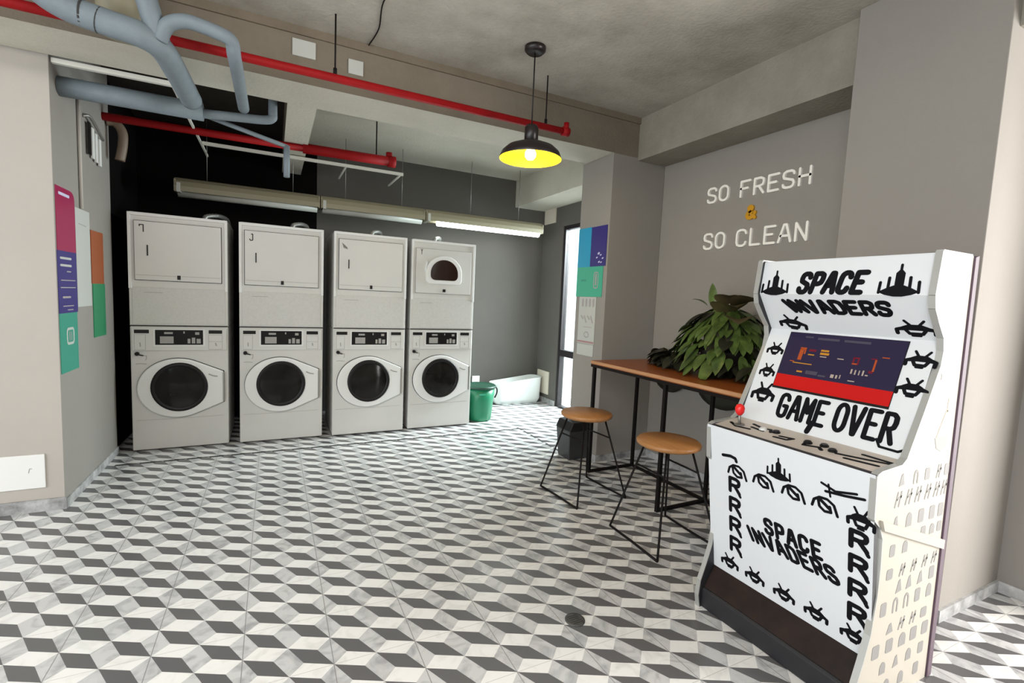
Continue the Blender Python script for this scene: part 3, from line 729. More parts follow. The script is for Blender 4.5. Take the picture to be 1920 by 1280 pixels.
# wall lettering: each line's letters are raised white strokes
def wl(c):
    return lambda u, v, tt: (3.19 - tt - c[0], (2.90 - u) - c[1], v - c[2])
def wall_sign(label, word, u0, u1, z0, z1, w, m):
    c = (3.19, 2.90-(u0+u1)/2, z0)
    t = thing('wall_lettering', label, 'lettering', c, None)
    n = sum(0.6 if ch == ' ' else 1 for ch in word); gap = 0.30
    cw = (u1-u0)/(n+gap*(len(word)-1)); x = u0
    for ch in word:
        if ch == ' ': x += cw*(0.6+gap); continue
        mb = MB(); text(mb, ch, x, x+cw, z0, z1, w, wl(c), 0.0, 0.016, 0)
        mb.build('letter', m, t); x += cw*(1+gap)
wall_sign('raised white wall lettering SO FRESH on the upper line', 'SO FRESH', 0.025, 0.870, 2.275, 2.385, 0.017, 'letter')
wall_sign('small amber ampersand between the two white lettering lines', '&', 0.402, 0.475, 2.105, 2.190, 0.026, 'amber')
wall_sign('raised white wall lettering SO CLEAN on the lower line', 'SO CLEAN', 0.020, 0.880, 1.905, 2.022, 0.017, 'letter')

# small things on walls
plate('cover_plate', 'beige cover plate on the wall low beside the window', 'plate', (3.425, 3.44, 5.64, 5.95, 0.125, 0.445), 'cream')
plate('cover_plate', 'beige cover plate high on the wall, under the short beam', 'plate', (3.425, 3.44, 5.66, 5.95, 2.49, 2.685), 'cream')
plate('socket_box', 'small white socket box on the back wall above the green bin', 'socket', (2.425, 2.535, 5.975, 6.0, 0.245, 0.365), 'plastic_white')
mb = MB(); mb.tube([(JX+0.012, 4.235, 1.903), (JX+0.012, 4.235, 2.66)], 0.009, 8)
tag(mb.build('conduit', 'paint_left'), 'thin vertical conduit on the alcove jamb above the white notice', 'conduit')
t = thing('hook_rail', 'small metal hook rail with white tags at the top of the jamb', 'hook rail', (JX, 4.55, 2.45))
mb = MB(); mb.tube(smooth_path([(0.0, -0.20, 0.09), (0.03, -0.15, 0.10), (0.03, 0.12, 0.02)], 5), 0.010, 8); mb.build('rail', 'steel', t)
for k, y in enumerate((-0.16, -0.09, -0.02, 0.06)):
    mb = MB(); mb.box(0.012, 0.022, y, y+0.045, -0.15-0.01*k, 0.07-0.02*k); mb.build('tag', ['black', 'plastic_white', 'plastic_white', 'plastic_white'][k], t)
mb = MB(); mb.tube(smooth_path([(-1.155, 4.86, 2.66), (-1.10, 4.87, 2.66), (-1.06, 4.88, 2.60), (-1.06, 4.88, 2.50), (-1.08, 4.88, 2.38)], 6), 0.032, 12)
tag(mb.build('conduit', 'brown'), 'short bent brown conduit at the top corner of the alcove', 'conduit')

# floor drain
t = thing('floor_drain', 'small round worn drain cover set in the floor tiles', 'drain', (1.215, 1.664, 0.0))
mb = MB(); mb.lathe([(0.0, 0.0), (0.045, 0.0), (0.045, 0.004), (0.038, 0.005), (0.0, 0.005)], seg=24); g_ = mb.build('cover', 'drain', t)
mb = MB()
for k in range(-2, 3): mb.box(-0.025, 0.025, k*0.012-0.002, k*0.012+0.002, 0.0048, 0.0056)
mb.build('slot', 'gap', g_)

# ------------------------------------------------------------------ bins, tub
t = thing('waste_bin', 'green plastic bin with dark rim beside the right washer', 'bin', (2.178, 5.12, 0))
mb = MB(); mb.lathe([(0.0, 0.004), (0.135, 0.004), (0.145, 0.02), (0.165, 0.25), (0.175, 0.385), (0.165, 0.385), (0.14, 0.03), (0.0, 0.03)], seg=28); mb.build('body', 'green_plastic', t)
mb = MB(); mb.lathe([(0.168, 0.385), (0.19, 0.385), (0.192, 0.405), (0.178, 0.415), (0.165, 0.405)], seg=28); mb.build('rim', mat('dark green rim', (0.01, 0.05, 0.03), 0.4), t)
mb = MB(); mb.tube(smooth_path([(0.186, -0.02, 0.395), (0.205, -0.04, 0.36), (0.20, -0.05, 0.31), (0.17, -0.06, 0.26)], 5), 0.009, 8); mb.build('handle', 'black', t)
mb = MB(); mb.box(-0.07, 0.0, -0.174, -0.166, 0.318, 0.335); mb.build('grip', 'pgreen2', t)
t = thing('trash_bin', 'dark grey bin with slanted top behind the far stool', 'bin', (2.485, 3.60, 0))
mb = MB(); b0, b1 = 0.095, 0.115
vs = [(-b0, -b0, 0), (b0, -b0, 0), (b0, b0, 0), (-b0, b0, 0), (-b1, -b1, 0.27), (b1, -b1, 0.27), (b1, b1, 0.27), (-b1, b1, 0.27)]
mb.add(vs, [(0, 1, 2, 3), (0, 4, 5, 1), (1, 5, 6, 2), (2, 6, 7, 3), (3, 7, 4, 0), (4, 7, 6, 5)], 0)
mb.build('body', mat('charcoal plastic', (0.030, 0.030, 0.032), 0.4), t, bevel=0.008)
mb = MB(); c = [(-b1-.004, 0.27), (-b1+0.03, 0.345), (b1-0.03, 0.352), (b1+.004, 0.27)]
mb.prism(c, lambda u, v, tt: (u, tt, v), -b1-.004, b1+.004); mb.build('lid', 'black', t, bevel=0.008)
t = thing('wash_tub', 'low white plastic tub against the back wall near the window', 'tub', (3.02, 5.84, 0))
prof = rrect(-0.36, 0.36, -0.13, 0.13, 0.10, 6)
mb = MB(); n = len(prof); rings = [(0.90, 0.003), (1.0, 0.06), (1.03, 0.31), (1.06, 0.33), (1.0, 0.33), (0.95, 0.05)]
vs = [(u*s, v*s, z + (0.035*math.sin(u*4.5) if z > 0.2 else 0)) for s, z in rings for u, v in prof]
mb.add(vs, [(i*n+k, i*n+(k+1) % n, (i+1)*n+(k+1) % n, (i+1)*n+k) for i in range(len(rings)-1) for k in range(n)], 0, True)
mb.add(vs[:n], [tuple(range(n))], 0); mb.add(vs[-n:], [tuple(range(n))], 0)
mb.build('basin', 'tub', t)
plate('low_crate', 'long low white box behind the green bin at the back wall', 'box', (2.16, 2.62, 5.72, 5.95, 0.0, 0.24), 'plastic_white', None, 0.02)

# ------------------------------------------------------------------ bar table and stools
t = thing('bar_table', 'brown wooden bar table on thin black steel legs along the wall', 'table', (2.72, 2.45, 0))
TY0, TY1, TX0, TX1, TZ = 1.625-2.45, 3.235-2.45, -0.35, 0.36, 0.95
mb = MB(); mb.box(TX0+0.004, TX1, TY0, TY1, TZ-0.032, TZ); tt_ = mb.build('tabletop', 'wood', t, bevel=0.003)
mb = MB(); mb.box(TX0, TX0+0.004, TY0, TY1, TZ-0.024, TZ-0.002); mb.build('front_edging', 'wood_edge', tt_)
mb = MB()
mb.box(TX0+0.004, TX0+0.028, TY0, TY1, TZ-0.054, TZ-0.032); mb.box(0.12, 0.145, TY0, TY1, TZ-0.054, TZ-0.032)
for y in (0.735, -0.07, -0.815): mb.box(TX0+0.028, 0.12, y, y+0.024, TZ-0.054, TZ-0.032)
mb.build('top_frame', 'black_matte', t)
for y in (0.735, -0.07, -0.815):
    for x in (TX0+0.004, 0.12):
        mb = MB(); mb.box(x, x+0.024, y, y+0.024, 0, TZ-0.054); mb.build('leg', 'black_matte', t)
    mb = MB(); mb.box(TX0+0.028, 0.12, y, y+0.022, 0.0, 0.022); mb.build('floor_bar', 'black_matte', t)
mb = MB(); mb.box(0.122, 0.143, -0.79, 0.735, 0.0, 0.020); mb.build('floor_bar', 'black_matte', t)

def make_stool():
    t = thing('bar_stool', '', 'stool')
    mb = MB(); mb.lathe([(0.0, 0.0), (0.165, 0.0), (0.186, 0.012), (0.190, 0.026), (0.182, 0.037), (0.0, 0.040)], (0, 0, 0.578), 40); mb.build('seat', 'seat', t)
    B = 0.225
    for sx in (-1, 1):
        for sy in (-1, 1):
            mb = MB(); mb.tube([(sx*0.095, sy*0.095, 0.58), (sx*0.215, sy*0.215, 0.05), (sx*B, sy*B, 0.008)], 0.0065, 8); mb.build('leg', 'black_matte', t)
    for sx in (-1, 1):
        mb = MB(); mb.tube([(sx*B, -B, 0.0075), (sx*B*0.98, 0, 0.0075), (sx*B, B, 0.0075)], 0.0075, 8); mb.build('runner', 'black_matte', t)
    for sx in (-1, 1):
        mb = MB(); mb.tube([(sx*0.127, -0.127, 0.44), (sx*0.127, 0.127, 0.44)], 0.006, 8); mb.build('crossbar', 'black_matte', t)
    mb = MB(); mb.lathe([(0.0, 0.568), (0.13, 0.568), (0.13, 0.579), (0.0, 0.579)], seg=24); mb.build('mounting_plate', 'black_matte', t)
    return t
s0 = make_stool(); s0.location = (2.085, 2.86, 0); s0.rotation_euler = (0, 0, math.radians(4))
tag(s0, 'round wooden wire-legged stool at the far end of the table by the bin', 'stool', 'wire-legged stools at the bar table')
s1 = copy_tree(s0); s1.location = (2.150, 2.10, 0); s1.rotation_euler = (0, 0, math.radians(-3))
tag(s1, 'round wooden wire-legged stool nearer the arcade cabinet', 'stool', 'wire-legged stools at the bar table')

# ------------------------------------------------------------------ plant
def leaf(mb, base, d, length, width, droop, mi=0, up=Vector((0, 0, 1)), fold=0.18, n=7):
    d = Vector(d).normalized(); side = d.cross(up)
    if side.length < 1e-3: side = Vector((1, 0, 0))
    side.normalize(); nrm = side.cross(d).normalized(); vs = []
    for i in range(n+1):
        s = i/n
        c = Vector(base) + d*length*s - Vector((0, 0, 1))*droop*s*s
        w = width*0.5*(math.sin(PI*min(1, s*0.97+0.03))**0.75)*(1-0.25*s)
        vs += [c - side*w + nrm*w*fold*2, c, c + side*w + nrm*w*fold*2]
    fs = []
    for i in range(n):
        a = i*3
        fs += [(a, a+1, a+4, a+3), (a+1, a+2, a+5, a+4)]
    mb.add(vs, fs, mi, True)
PX, PY, PZ = 2.84, 2.33, 0.951
t = thing('potted_plant', 'large bushy green potted plant on the bar table against the wall', 'plant', (PX, PY, PZ))
mb = MB(); mb.lathe([(0.0, 0.0), (0.11, 0.0), (0.15, 0.16), (0.155, 0.18), (0.14, 0.18), (0.13, 0.15), (0.0, 0.15)], seg=24); mb.build('pot', 'pot', t)
mb = MB()
for k in range(9):
    a = 2*PI*k/9; mb.tube(smooth_path([(0.04*math.cos(a), 0.04*math.sin(a), 0.15), (0.09*math.cos(a), 0.12*math.sin(a), 0.30), (0.12*math.cos(a), 0.22*math.sin(a), 0.42)], 4), 0.007, 6)
mb.build('stems', 'leaf_dark', t)
def clampv(mb):
    for i_, (x, y, z) in enumerate(mb.v):
        wx = x+PX
        if wx > 3.18: x = 3.18-PX - 0.0005*(i_ % 7)
        if z < 0.003 and wx < 3.085: z = 0.003 + 0.0004*(i_ % 9)
        mb.v[i_] = (x, y, z)
mb = MB()
for k in range(260):
    th = random.uniform(0, 2*PI); ph = random.uniform(0.0, 1.0)
    ex, ey, ez = 0.23, 0.36, 0.36
    cph = math.cos(ph*1.35)
    b = Vector((ex*0.85*cph*math.cos(th), ey*0.85*cph*math.sin(th), 0.13 + ez*math.sin(ph*1.35)))
    if PX + b.x > 3.12: continue
    d = Vector((0.75*math.cos(th), 0.75*math.sin(th), -0.55+random.uniform(-0.5, 0.35)))
    ln = random.uniform(0.11, 0.19)
    leaf(mb, b, d, ln, ln*random.uniform(0.42, 0.60), random.uniform(0.02, 0.07), random.choice((0, 0, 0, 1)), fold=random.uniform(-0.05, 0.2))
leaf(mb, (0.0, 0.14, 0.50), (0.02, 0.0, 1), 0.155, 0.085, 0.0, 0, up=Vector((1, 0, 0)))
leaf(mb, (-0.02, 0.15, 0.49), (-0.3, 0.5, 0.5), 0.14, 0.06, 0.05, 0)
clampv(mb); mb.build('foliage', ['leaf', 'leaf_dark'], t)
mb = MB()
for (b, d, ln, w, dr) in (((-0.08, -0.05, 0.42), (-0.35, -0.55, 0.55), 0.30, 0.27, 0.13), ((-0.02, -0.08, 0.47), (0.0, -0.7, 0.50), 0.34, 0.28, 0.16), ((0.02, 0.04, 0.49), (-0.2, -0.3, 0.5), 0.19, 0.18, 0.08), ((-0.1, -0.18, 0.38), (-0.5, -0.4, 0.3), 0.28, 0.24, 0.12)):
    leaf(mb, b, d, ln, w, dr, 0)
clampv(mb); mb.build('broad_leaves', 'leaf_brown', t)
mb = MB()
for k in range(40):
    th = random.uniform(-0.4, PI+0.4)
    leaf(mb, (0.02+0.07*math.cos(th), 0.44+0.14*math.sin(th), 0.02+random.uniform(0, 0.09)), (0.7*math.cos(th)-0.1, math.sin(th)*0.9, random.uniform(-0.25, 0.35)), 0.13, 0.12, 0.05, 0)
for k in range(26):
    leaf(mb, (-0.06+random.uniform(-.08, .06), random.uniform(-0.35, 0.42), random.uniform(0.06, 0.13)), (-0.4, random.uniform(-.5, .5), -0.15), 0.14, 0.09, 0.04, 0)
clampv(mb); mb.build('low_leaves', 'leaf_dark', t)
for (y, zc_, hw, hh, lab) in ((0.79, -0.140, 0.185, 0.145, 'smaller dark leaf hanging behind the table'), (0.24, -0.155, 0.235, 0.165, 'larger dark leaf hanging behind the table')):
    mb = MB(); vs = []; nn, mm_ = 24, 4
    for i_ in range(mm_+1):
        for k in range(nn):
            a = 2*PI*k/nn; r_ = max(0.001, i_/mm_)
            vs.append((0.315-0.022*(1-r_*r_) - 0.010*abs(math.cos(a))*r_, y+hw*r_*math.cos(a), zc_+hh*r_*math.sin(a)*(1.0 if math.sin(a) < 0 else 0.9)))
    mb.add(vs, [(i_*nn+k, i_*nn+(k+1) % nn, (i_+1)*nn+(k+1) % nn, (i_+1)*nn+k) for i_ in range(mm_) for k in range(nn)], 0, True)
    o = mb.build('drooping_leaf', 'leaf_dark', t)
    so = o.modifiers.new('thickness', 'SOLIDIFY'); so.thickness = 0.004
    tag(o, lab)
mb = MB(); mb.tube(smooth_path([(0.03, 0.10, 0.16), (0.20, 0.25, 0.10), (0.285, 0.45, 0.04), (0.30, 0.70, 0.02), (0.30, 0.79, -0.02)], 5), 0.006, 6); mb.build('trailing_stem', 'leaf_dark', t)
# ------------------------------------------------------------------ arcade cabinet
CX, CY = 2.07, 1.181
AY0, AY1 = 0.831, 1.531
t = thing('arcade_cabinet', 'white upright arcade cabinet with black space-game lettering and screen', 'arcade machine', (CX, CY, 0))
def aw(P): return (P[0]-CX, P[1]-CY, P[2])
out = [(2.065, 1.653), (2.056, 1.58), (2.047, 1.50), (2.058, 1.455), (2.10, 1.40), (2.142, 1.352), (2.152, 1.305), (2.144, 1.25), (2.06, 1.075), (1.985, 0.925), (1.955, 0.905), (1.83, 0.897), (1.806, 0.888), (1.818, 0.735),
       (1.860, 0.700), (1.884, 0.655), (1.893, 0.55), (1.893, 0.44), (1.878, 0.30), (1.850, 0.21), (1.820, 0.13), (1.813, 0.06), (1.825, 0.0), (2.318, 0.0), (2.290, 1.64), (2.278, 1.653)]
def sidefn(y): return lambda u, v, tt: aw((u, y+tt, v))
sides = []
for y0, y1, outer in ((AY0, AY0+0.02, 0), (AY1-0.02, AY1, 1)):
    mb = MB(); n = len(out)
    A = [aw((u, y0, v)) for u, v in out]; Bv = [aw((u, y1, v)) for u, v in out]
    mb.add(A+Bv, [tuple(range(n))], 0 if outer == 0 else 1)
    mb.add(A+Bv, [tuple(range(2*n-1, n-1, -1))], 1 if outer == 0 else 0)
    mb.add(A+Bv, [(i, (i+1) % n, n+(i+1) % n, n+i) for i in range(n)], 0)
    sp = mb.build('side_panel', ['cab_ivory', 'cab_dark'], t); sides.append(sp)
    mb = MB(); idx = list(range(n-4, n)) 
    pts = out[-2:] + out[:23]
    for i in range(len(pts)-1):
        (a, b), (c, d) = pts[i], pts[i+1]
        L_ = math.hypot(c-a, d-b); nx, nz = (d-b)/L_, -(c-a)/L_
        if i == 0: nx, nz = 0, 1
        s_ = 0.005
        q = [(a, b), (c, d), (c+nx*s_, d+nz*s_), (a+nx*s_, b+nz*s_)]
        mb.prism(q, sidefn(0), y0-0.0008, y1+0.0008)
    mb.build('edge_moulding', 'trim', sp)
IW0, IW1 = AY0+0.0205, AY1-0.0205      # inner width
def panel(name, a, b, m, th=0.018, mside='cab_dark', yl=None, yr=None):
    # sloping panel from profile point a to b, face towards the player
    yl = IW1 if yl is None else yl; yr = IW0 if yr is None else yr
    dx, dz = b[0]-a[0], b[1]-a[1]; L_ = math.hypot(dx, dz)
    n_ = (dz/L_, -dx/L_)        # outward normal (towards -X / up)
    def fn(u, s, tt):           # u from the left edge AY1, s down from a
        return aw((a[0]+dx/L_*s+n_[0]*tt, AY1-u, a[1]+dz/L_*s+n_[1]*tt))
    mb = MB(); mb.prism([(AY1-yl, 0), (AY1-yr, 0), (AY1-yr, L_), (AY1-yl, L_)], fn, -th, 0, 0, 1)
    return mb.build(name, [m, mside], t), fn, L_
flip = lambda L_, fn: (lambda u, v, tt: fn(u, v, tt))
def art(name, m, parent, fun, fn):
    mb = MB(); fun(mb, fn); return mb.build(name, m, parent)
def ship(mb, fn, x0, x1, top, bot):
    w = x1-x0; c = (x0+x1)/2; H = bot-top
    Y = lambda q: top+H*q
    X = lambda q: c+w*q
    mb.prism([(X(-.5), Y(.86)), (X(-.3), Y(.74)), (X(-.13), Y(.66)), (X(.13), Y(.66)), (X(.3), Y(.74)), (X(.5), Y(.86)), (X(.32), Y(.95)), (X(.1), Y(1)), (X(-.1), Y(1)), (X(-.32), Y(.95))], fn, 0, 0.0011)
    mb.prism([(X(-.11), Y(.7)), (X(-.11), Y(.28)), (X(-.03), Y(.18)), (X(.03), Y(.18)), (X(.11), Y(.28)), (X(.11), Y(.7))], fn, 0, 0.0012)
    mb.stroke([(c, Y(.03)), (c, Y(.25))], w*.065, fn, 0, 0.0013)
    for q, a, b in ((-.46, .56, .88), (.46, .56, .88), (-.25, .42, .8), (.25, .42, .8)): mb.stroke([(X(q), Y(a)), (X(q*1.03), Y(b))], w*.075, fn, 0, 0.0013)
def beetle(mb, fn, cx, cy, w, hh, tilt=0.0):
    # generic insect-like mark: arched shell, underside loop, feelers and feet
    R = lambda u, v: (cx+u*w, cy+v*hh+tilt*u*w)
    st = min(w, hh*1.5)*0.15
    mb.prism([R(-.40, .16), R(-.33, -.10), R(-.16, -.24), R(.16, -.24), R(.33, -.10), R(.40, .16), R(.14, .12), R(-.14, .12)], fn, 0, 0.0012)
    mb.stroke([R(-.24, .12), R(-.16, .34), R(.16, .34), R(.24, .12)], st*.8, fn, 0, 0.0011)
    mb.stroke([R(-.10, -.18), R(-.24, -.48)], st*.6, fn, 0, 0.0011); mb.stroke([R(.10, -.18), R(.24, -.48)], st*.6, fn, 0, 0.0011)
    mb.stroke([R(-.30, 0), R(-.47, .10), R(-.46, .34)], st*.9, fn, 0, 0.0013); mb.stroke([R(.30, 0), R(.47, .10), R(.46, .34)], st*.9, fn, 0, 0.0013)
    mb.stroke([R(-.10, .46), R(.10, .46)], st*.6, fn, 0, 0.0011)
def arch_mark(mb, fn, cx, cy, w, hh):
    R = lambda u, v: (cx+u*w, cy+v*hh)
    mb.stroke([R(-.5, .3), R(-.42, -.15), R(-.2, -.42), R(.1, -.45), R(.36, -.2), R(.5, .45)], w*.11, fn, 0, 0.0012)
    mb.stroke([R(-.25, -.2), R(-.2, .2), R(0, .42), R(.25, .35), R(.2, 0)], w*.115, fn, 0, 0.0013)
    mb.stroke([R(-.15, -.25), R(.2, .15)], w*.14, fn, 0, 0.0011)
def dtext(mb, word, u0, u1, top, bot, w, fn, shear=0.0, gap=0.22, warp=None):
    # text on a panel whose second coordinate grows downwards
    g = lambda u, v, tt: fn(u, -v, tt)
    text(mb, word, u0, u1, -bot, -top, w, g, 0, 0.0013, 0, gap, shear, 0.55, warp)

# marquee
pm, f1, _ = panel('marquee_panel', (2.078, 1.645), (2.060, 1.500), 'cab_white')
art('printed_lettering', 'ink', pm, lambda mb, fn: dtext(mb, 'SPACE', 0.208, 0.462, 0.058, 0.137, 0.0215, fn, shear=0.22, gap=0.45), f1)
art('printed_rocket', 'ink', pm, lambda mb, fn: ship(mb, fn, 0.026, 0.156, 0.038, 0.152), f1)
art('printed_rocket', 'ink', pm, lambda mb, fn: ship(mb, fn, 0.512, 0.646, 0.030, 0.152), f1)
ps, f2, _ = panel('speaker_panel', (2.060, 1.500), (2.168, 1.338), 'cab_white')
def spk(mb, fn):
    def warp(u, v):   # letters lean apart towards the left
        k = (0.55-u)/0.45
        return (u + k*0.055*((-0.026-v)/0.063), v)
    dtext(mb, 'INVADERS', 0.112, 0.545, 0.034, 0.090, 0.018, fn, gap=0.34, warp=warp)
art('printed_lettering', 'ink', ps, spk, f2)
art('printed_icon', 'ink', ps, lambda mb, fn: beetle(mb, fn, 0.138, 0.152, 0.125, 0.072, 0.12), f2)
art('printed_icon', 'ink', ps, lambda mb, fn: beetle(mb, fn, 0.612, 0.145, 0.13, 0.070, 0.0), f2)
pb, f3, L3 = panel('screen_bezel', (2.168, 1.338), (1.996, 0.912), 'cab_white')
mb = MB(); mb.prism(R4(0.124, 0.592, 0.010, 0.286), f3, 0, 0.0025); sf = mb.build('screen_frame', 'black', pb)
mb = MB(); mb.prism(R4(0.127, 0.590, 0.012, 0.216), f3, 0.0024, 0.0032, 0)
mb.prism(R4(0.127, 0.590, 0.216, 0.276), f3, 0.0024, 0.0032, 1)
def bar(u0, u1, s0, s1, mi): mb.prism(R4(u0, u1, s0, s1), f3, 0.003, 0.0037, mi)
for q in ((.20, .235, .026, .033, 5), (.255, .345, .028, .038, 5), (.365, .465, .028, .038, 5), (.195, .212, .085, .140, 2), (.195, .222, .080, .092, 2), (.215, .222, .085, .11, 2), (.235, .265, .085, .095, 4), (.235, .262, .108, .113, 3),
          (.285, .318, .082, .090, 3), (.285, .322, .095, .105, 3), (.288, .315, .112, .116, 6), (.36, .385, .112, .116, 6), (.42, .444, .098, .104, 4), (.42, .426, .098, .125, 4), (.438, .444, .104, .13, 4), (.42, .44, .124, .130, 2),
          (.485, .505, .095, .10, 4), (.499, .506, .10, .15, 2), (.488, .503, .148, .158, 4), (.52, .545, .085, .089, 2), (.18, .265, .153, .157, 3), (.165, .185, .147, .151, 2), (.21, .235, .190, .197, 3), (.25, .30, .184, .20, 5), (.305, .335, .195, .203, 5),
          (.355, .368, .185, .20, 6), (.375, .382, .185, .20, 6), (.39, .394, .182, .198, 6), (.425, .431, .15, .17, 6), (.440, .445, .152, .172, 6), (.455, .459, .152, .172, 6), (.468, .474, .15, .172, 6), (.48, .49, .166, .171, 6), (.425, .45, .199, .203, 6)):
    bar(*q)
mb.build('screen', ['scr', 'scr_red', 'scr_orange', 'scr_yellow', 'scr_wine', 'scr_grey', 'scr_white'], pb)
art('printed_lettering', 'ink', pb, lambda mb, fn: dtext(mb, 'GAME', 0.186, 0.385, 0.308, 0.408, 0.0175, fn, gap=0.42), f3)
art('printed_lettering', 'ink', pb, lambda mb, fn: dtext(mb, 'OVER', 0.425, 0.632, 0.300, 0.410, 0.0175, fn, gap=0.42), f3)
for (u, s, w_, h_, ti) in ((0.077, 0.100, 0.078, 0.060, 0), (0.075, 0.210, 0.073, 0.065, 0), (0.093, 0.318, 0.110, 0.092, 0), (0.642, 0.078, 0.098, 0.066, 0), (0.642, 0.190, 0.098, 0.070, 0)):
    art('printed_icon', 'ink', pb, lambda mb, fn: beetle(mb, fn, u, s, w_, h_, ti), f3)
art('printed_flourish', 'ink', pb, lambda mb, fn: mb.stroke([(0.345, 0.405), (0.335, 0.445)], 0.022, fn, 0, 0.0012), f3)
art('printed_flourish', 'ink', pb, lambda mb, fn: mb.stroke([(0.585, 0.405), (0.600, 0.43), (0.66, 0.432), (0.675, 0.422)], 0.009, fn, 0, 0.0012), f3)
pc, f4, L4 = panel('control_deck', (1.998, 0.914), (1.806, 0.890), 'cab_deck', 0.02, 'cab_deck')
for pts in ([(0.05, 0.10), (0.10, 0.13), (0.16, 0.12)], [(0.13, 0.05), (0.19, 0.07), (0.22, 0.06), (0.24, 0.09)], [(0.15, 0.09), (0.21, 0.10)], [(0.29, 0.10), (0.34, 0.09), (0.33, 0.12), (0.28, 0.125)],
            [(0.39, 0.08), (0.40, 0.12), (0.45, 0.10), (0.47, 0.12)], [(0.52, 0.11), (0.60, 0.09), (0.67, 0.07)], [(0.56, 0.13), (0.66, 0.115)], [(0.58, 0.05), (0.68, 0.055)]):
    art('printed_flourish', 'ink', pc, lambda mb, fn: mb.stroke(pts, 0.014, fn, 0, 0.0012), f4)
def disc(mb, c, r, fn, t0, t1, mi=0, n=18): mb.prism(arc(c[0], c[1], r, r, 0, 360-360/n, n-1), fn, t0, t1, mi)
mb = MB(); disc(mb, (0.098, 0.105), 0.022, f4, 0, 0.004); mb.tube([Vector(f4(0.098, 0.105, 0.003)), Vector(f4(0.098, 0.105, 0.05))], 0.006, 10); mb.build('joystick_shaft', 'steel', pc)
mb = MB(); c0 = f4(0.098, 0.105, 0.045); mb.lathe([(0.0, 0.0), (0.010, 0.002), (0.019, 0.016), (0.021, 0.034), (0.015, 0.048), (0.0, 0.054)], c0, 18); mb.build('joystick_knob', 'joy_red', pc)
for u, s, m_ in ((0.20, 0.085, 'plastic_white'), (0.255, 0.075, 'black'), (0.40, 0.09, 'black'), (0.455, 0.075, 'black'), (0.50, 0.10, 'black')):
    mb = MB(); disc(mb, (u, s), 0.016, f4, 0, 0.005); disc(mb, (u, s), 0.012, f4, 0.005, 0.010); mb.build('button', m_, pc)
# front panel
pf, f5, L5 = panel('front_panel', (1.800, 0.890), (1.902, 0.195), 'cab_white', 0.022, 'cab_dark', AY1-0.004, AY0+0.004)
A5 = lambda nm, fun: art(nm, 'ink', pf, fun, f5)
A5('printed_rocket', lambda mb, fn: ship(mb, fn, 0.300, 0.402, 0.052, 0.145))
for u, s in ((0.158, 0.180), (0.283, 0.178), (0.412, 0.176), (0.532, 0.176)): A5('printed_icon', lambda mb, fn: arch_mark(mb, fn, u, s, 0.092, 0.058))
A5('printed_flourish', lambda mb, fn: mb.stroke([(0.085, 0.125), (0.125, 0.118), (0.150, 0.122), (0.155, 0.135)], 0.014, fn, 0, 0.0012))
def star(mb, fn):
    mb.stroke([(0.520, 0.092), (0.570, 0.108), (0.640, 0.090)], 0.009, fn, 0, 0.0012); mb.stroke([(0.535, 0.120), (0.600, 0.112), (0.665, 0.100)], 0.010, fn, 0, 0.0012); mb.stroke([(0.545, 0.090), (0.552, 0.135)], 0.007, fn, 0, 0.0012)
A5('printed_flourish', star)
A5('printed_icon', lambda mb, fn: beetle(mb, fn, 0.655, 0.178, 0.090, 0.080))
for s in (0.210, 0.305, 0.400, 0.497):
    A5('printed_letter', lambda mb, fn: (dtext(mb, 'R', 0.116, 0.170, s+0.010, s+0.072, 0.0165, fn), mb.stroke([(0.165, s+0.072), (0.172, s+0.084)], 0.013, fn, 0, 0.0012)))
for s in (0.222, 0.318, 0.414, 0.510):
    A5('printed_letter', lambda mb, fn: (dtext(mb, 'R', 0.620, 0.678, s+0.008, s+0.068, 0.0175, fn), mb.stroke([(0.673, s+0.068), (0.681, s+0.082)], 0.014, fn, 0, 0.0012)))
A5('printed_lettering', lambda mb, fn: dtext(mb, 'SPACE', 0.290, 0.520, 0.342, 0.400, 0.0155, fn, shear=-0.15, gap=0.50))
A5('printed_lettering', lambda mb, fn: dtext(mb, 'INVADERS', 0.215, 0.578, 0.415, 0.468, 0.0145, fn, shear=-0.5, gap=0.42))
for u in (0.110, 0.238, 0.373, 0.504, 0.640): A5('printed_icon', lambda mb, fn: beetle(mb, fn, u, 0.636, 0.090, 0.064))
# kick board, top, back, bottom
mb = MB(); kp = [(1.904, 0.196), (1.842, 0.098), (1.90, 0.098), (1.93, 0.196)]
mb.prism(kp, lambda u, v, tt: aw((u, tt, v)), IW0, IW1); mb.build('kick_board', 'kick', t, bevel=0.003)
mb = MB(); kp = [(1.841, 0.097), (1.832, 0.088), (1.834, 0.002), (1.93, 0.002), (1.93, 0.097)]
mb.prism(kp, lambda u, v, tt: aw((u, tt, v)), IW0, IW1); mb.build('plinth', 'cab_dark', t, bevel=0.003)
mb = MB(); A_ = aw((2.08, IW0, 1.632)); B_ = aw((2.285, IW1, 1.650)); mb.box(A_[0], B_[0], A_[1], B_[1], A_[2], B_[2]); mb.build('top_board', 'cab_white', t)
mb = MB(); mb.prism([(2.292, 1.648), (2.318, 1.655), (2.352, 0.004), (2.322, 0.004)], lambda u, v, tt: aw((u, tt, v)), AY0-0.006, AY1); mb.build('back_board', 'purple', t)
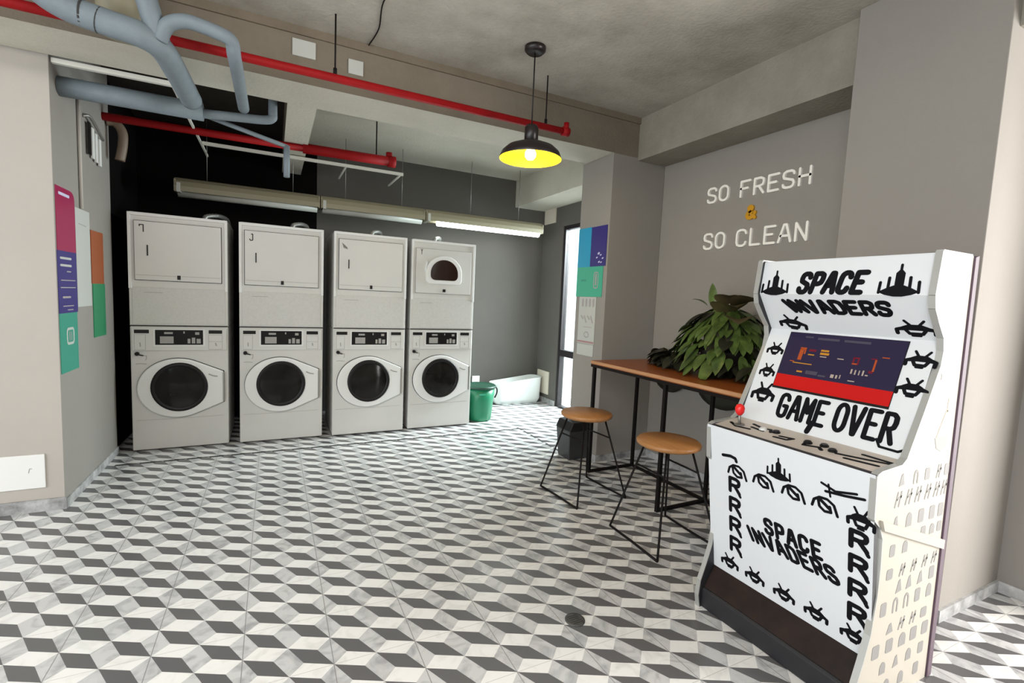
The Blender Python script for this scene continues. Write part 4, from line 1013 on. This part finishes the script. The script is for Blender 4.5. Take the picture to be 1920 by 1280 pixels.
# printed marks on the right flank
fs_ = lambda u, v, tt: aw((u, AY0-tt, v))
rnd = random.Random(3)
def flank_row(z, us, hgt, kinds, wd=0.038):
    for u, k in zip(us, kinds):
        w2 = wd/2; mb = MB()
        if k == 'r': mb.prism(rrect(u-w2, u+w2, z, z+hgt, 0.008), fs_, 0, 0.0011)
        elif k == 'o': mb.stroke([(u-w2*.7, z), (u-w2*.7, z+hgt*.6)] + arc(u, z+hgt*.6, w2*.7, hgt*.35, 180, 0, 6) + [(u+w2*.7, z)], 0.009, fs_, 0, 0.0011)
        elif k == 'a': mb.prism([(u-w2, z), (u-w2, z+hgt*.55)] + arc(u, z+hgt*.55, w2, hgt*.45, 180, 0, 6)[1:-1] + [(u+w2, z+hgt*.55), (u+w2, z)], fs_, 0, 0.0011)
        elif k == 't': mb.prism([(u-w2, z), (u-w2*.3, z+hgt*.9), (u+w2*.3, z+hgt), (u+w2, z+hgt*.1)], fs_, 0, 0.0011)
        elif k == 'l': mb.stroke([(u-w2*.8, z), (u-w2*.2, z+hgt)], 0.008, fs_, 0, 0.0011); mb.stroke([(u-w2*.4, z+hgt*.5), (u+w2*.8, z+hgt*.7)], 0.008, fs_, 0, 0.0011); mb.stroke([(u+w2*.8, z+hgt), (u+w2*.3, z)], 0.008, fs_, 0, 0.0011)
        mb.build('printed_mark', 'ink_side', sides[0])
flank_row(0.832, (1.965, 2.06, 2.14, 2.225, 2.285), 0.045, 'torlr', 0.034)
flank_row(0.760, (1.955, 2.025, 2.09, 2.16, 2.225, 2.28), 0.050, 'llllll', 0.045)
flank_row(0.672, (1.955, 2.045, 2.13, 2.21, 2.275), 0.052, 'tarrr')
flank_row(0.612, (2.16, 2.225, 2.28), 0.040, 'rar', 0.034)
flank_row(0.575, (1.955, 2.04), 0.045, 'ra', 0.034)
flank_row(0.490, (1.955, 2.04, 2.12, 2.20, 2.27), 0.040, 'rllll', 0.040)
flank_row(0.425, (2.03, 2.10, 2.18, 2.265), 0.050, 'tttr')
flank_row(0.355, (1.94, 2.02, 2.095, 2.175, 2.26), 0.052, 'roora')
flank_row(0.275, (2.00, 2.08, 2.16, 2.24), 0.040, 'tllr', 0.044)
flank_row(0.200, (1.92, 2.01, 2.10, 2.18, 2.265), 0.052, 'rrarr', 0.046)
flank_row(0.125, (1.98, 2.07, 2.16, 2.25), 0.046, 'atar')
flank_row(0.045, (1.93, 2.02, 2.12, 2.23), 0.048, 'oaar')
mb = MB(); mb.prism([(2.170, 0.985), (2.225, 1.085), (2.238, 1.085), (2.262, 0.985)], fs_, 0, 0.0011); mb.stroke([(2.232, 1.08), (2.234, 1.125)], 0.006, fs_, 0, 0.0011); mb.build('flank_rocket', 'ink_tan', sides[0])
mb = MB(); mb.prism([(2.162, 0.985), (2.262, 0.985), (2.25, 0.945), (2.215, 0.93), (2.18, 0.945)], fs_, 0, 0.0012); mb.build('flank_rocket_base', 'grey_print', sides[0])
mb = MB(); mb.prism(R4(2.155, 2.20, 1.200, 1.222), fs_, 0, 0.0011); mb.build('printed_mark', 'grey_print', sides[0])
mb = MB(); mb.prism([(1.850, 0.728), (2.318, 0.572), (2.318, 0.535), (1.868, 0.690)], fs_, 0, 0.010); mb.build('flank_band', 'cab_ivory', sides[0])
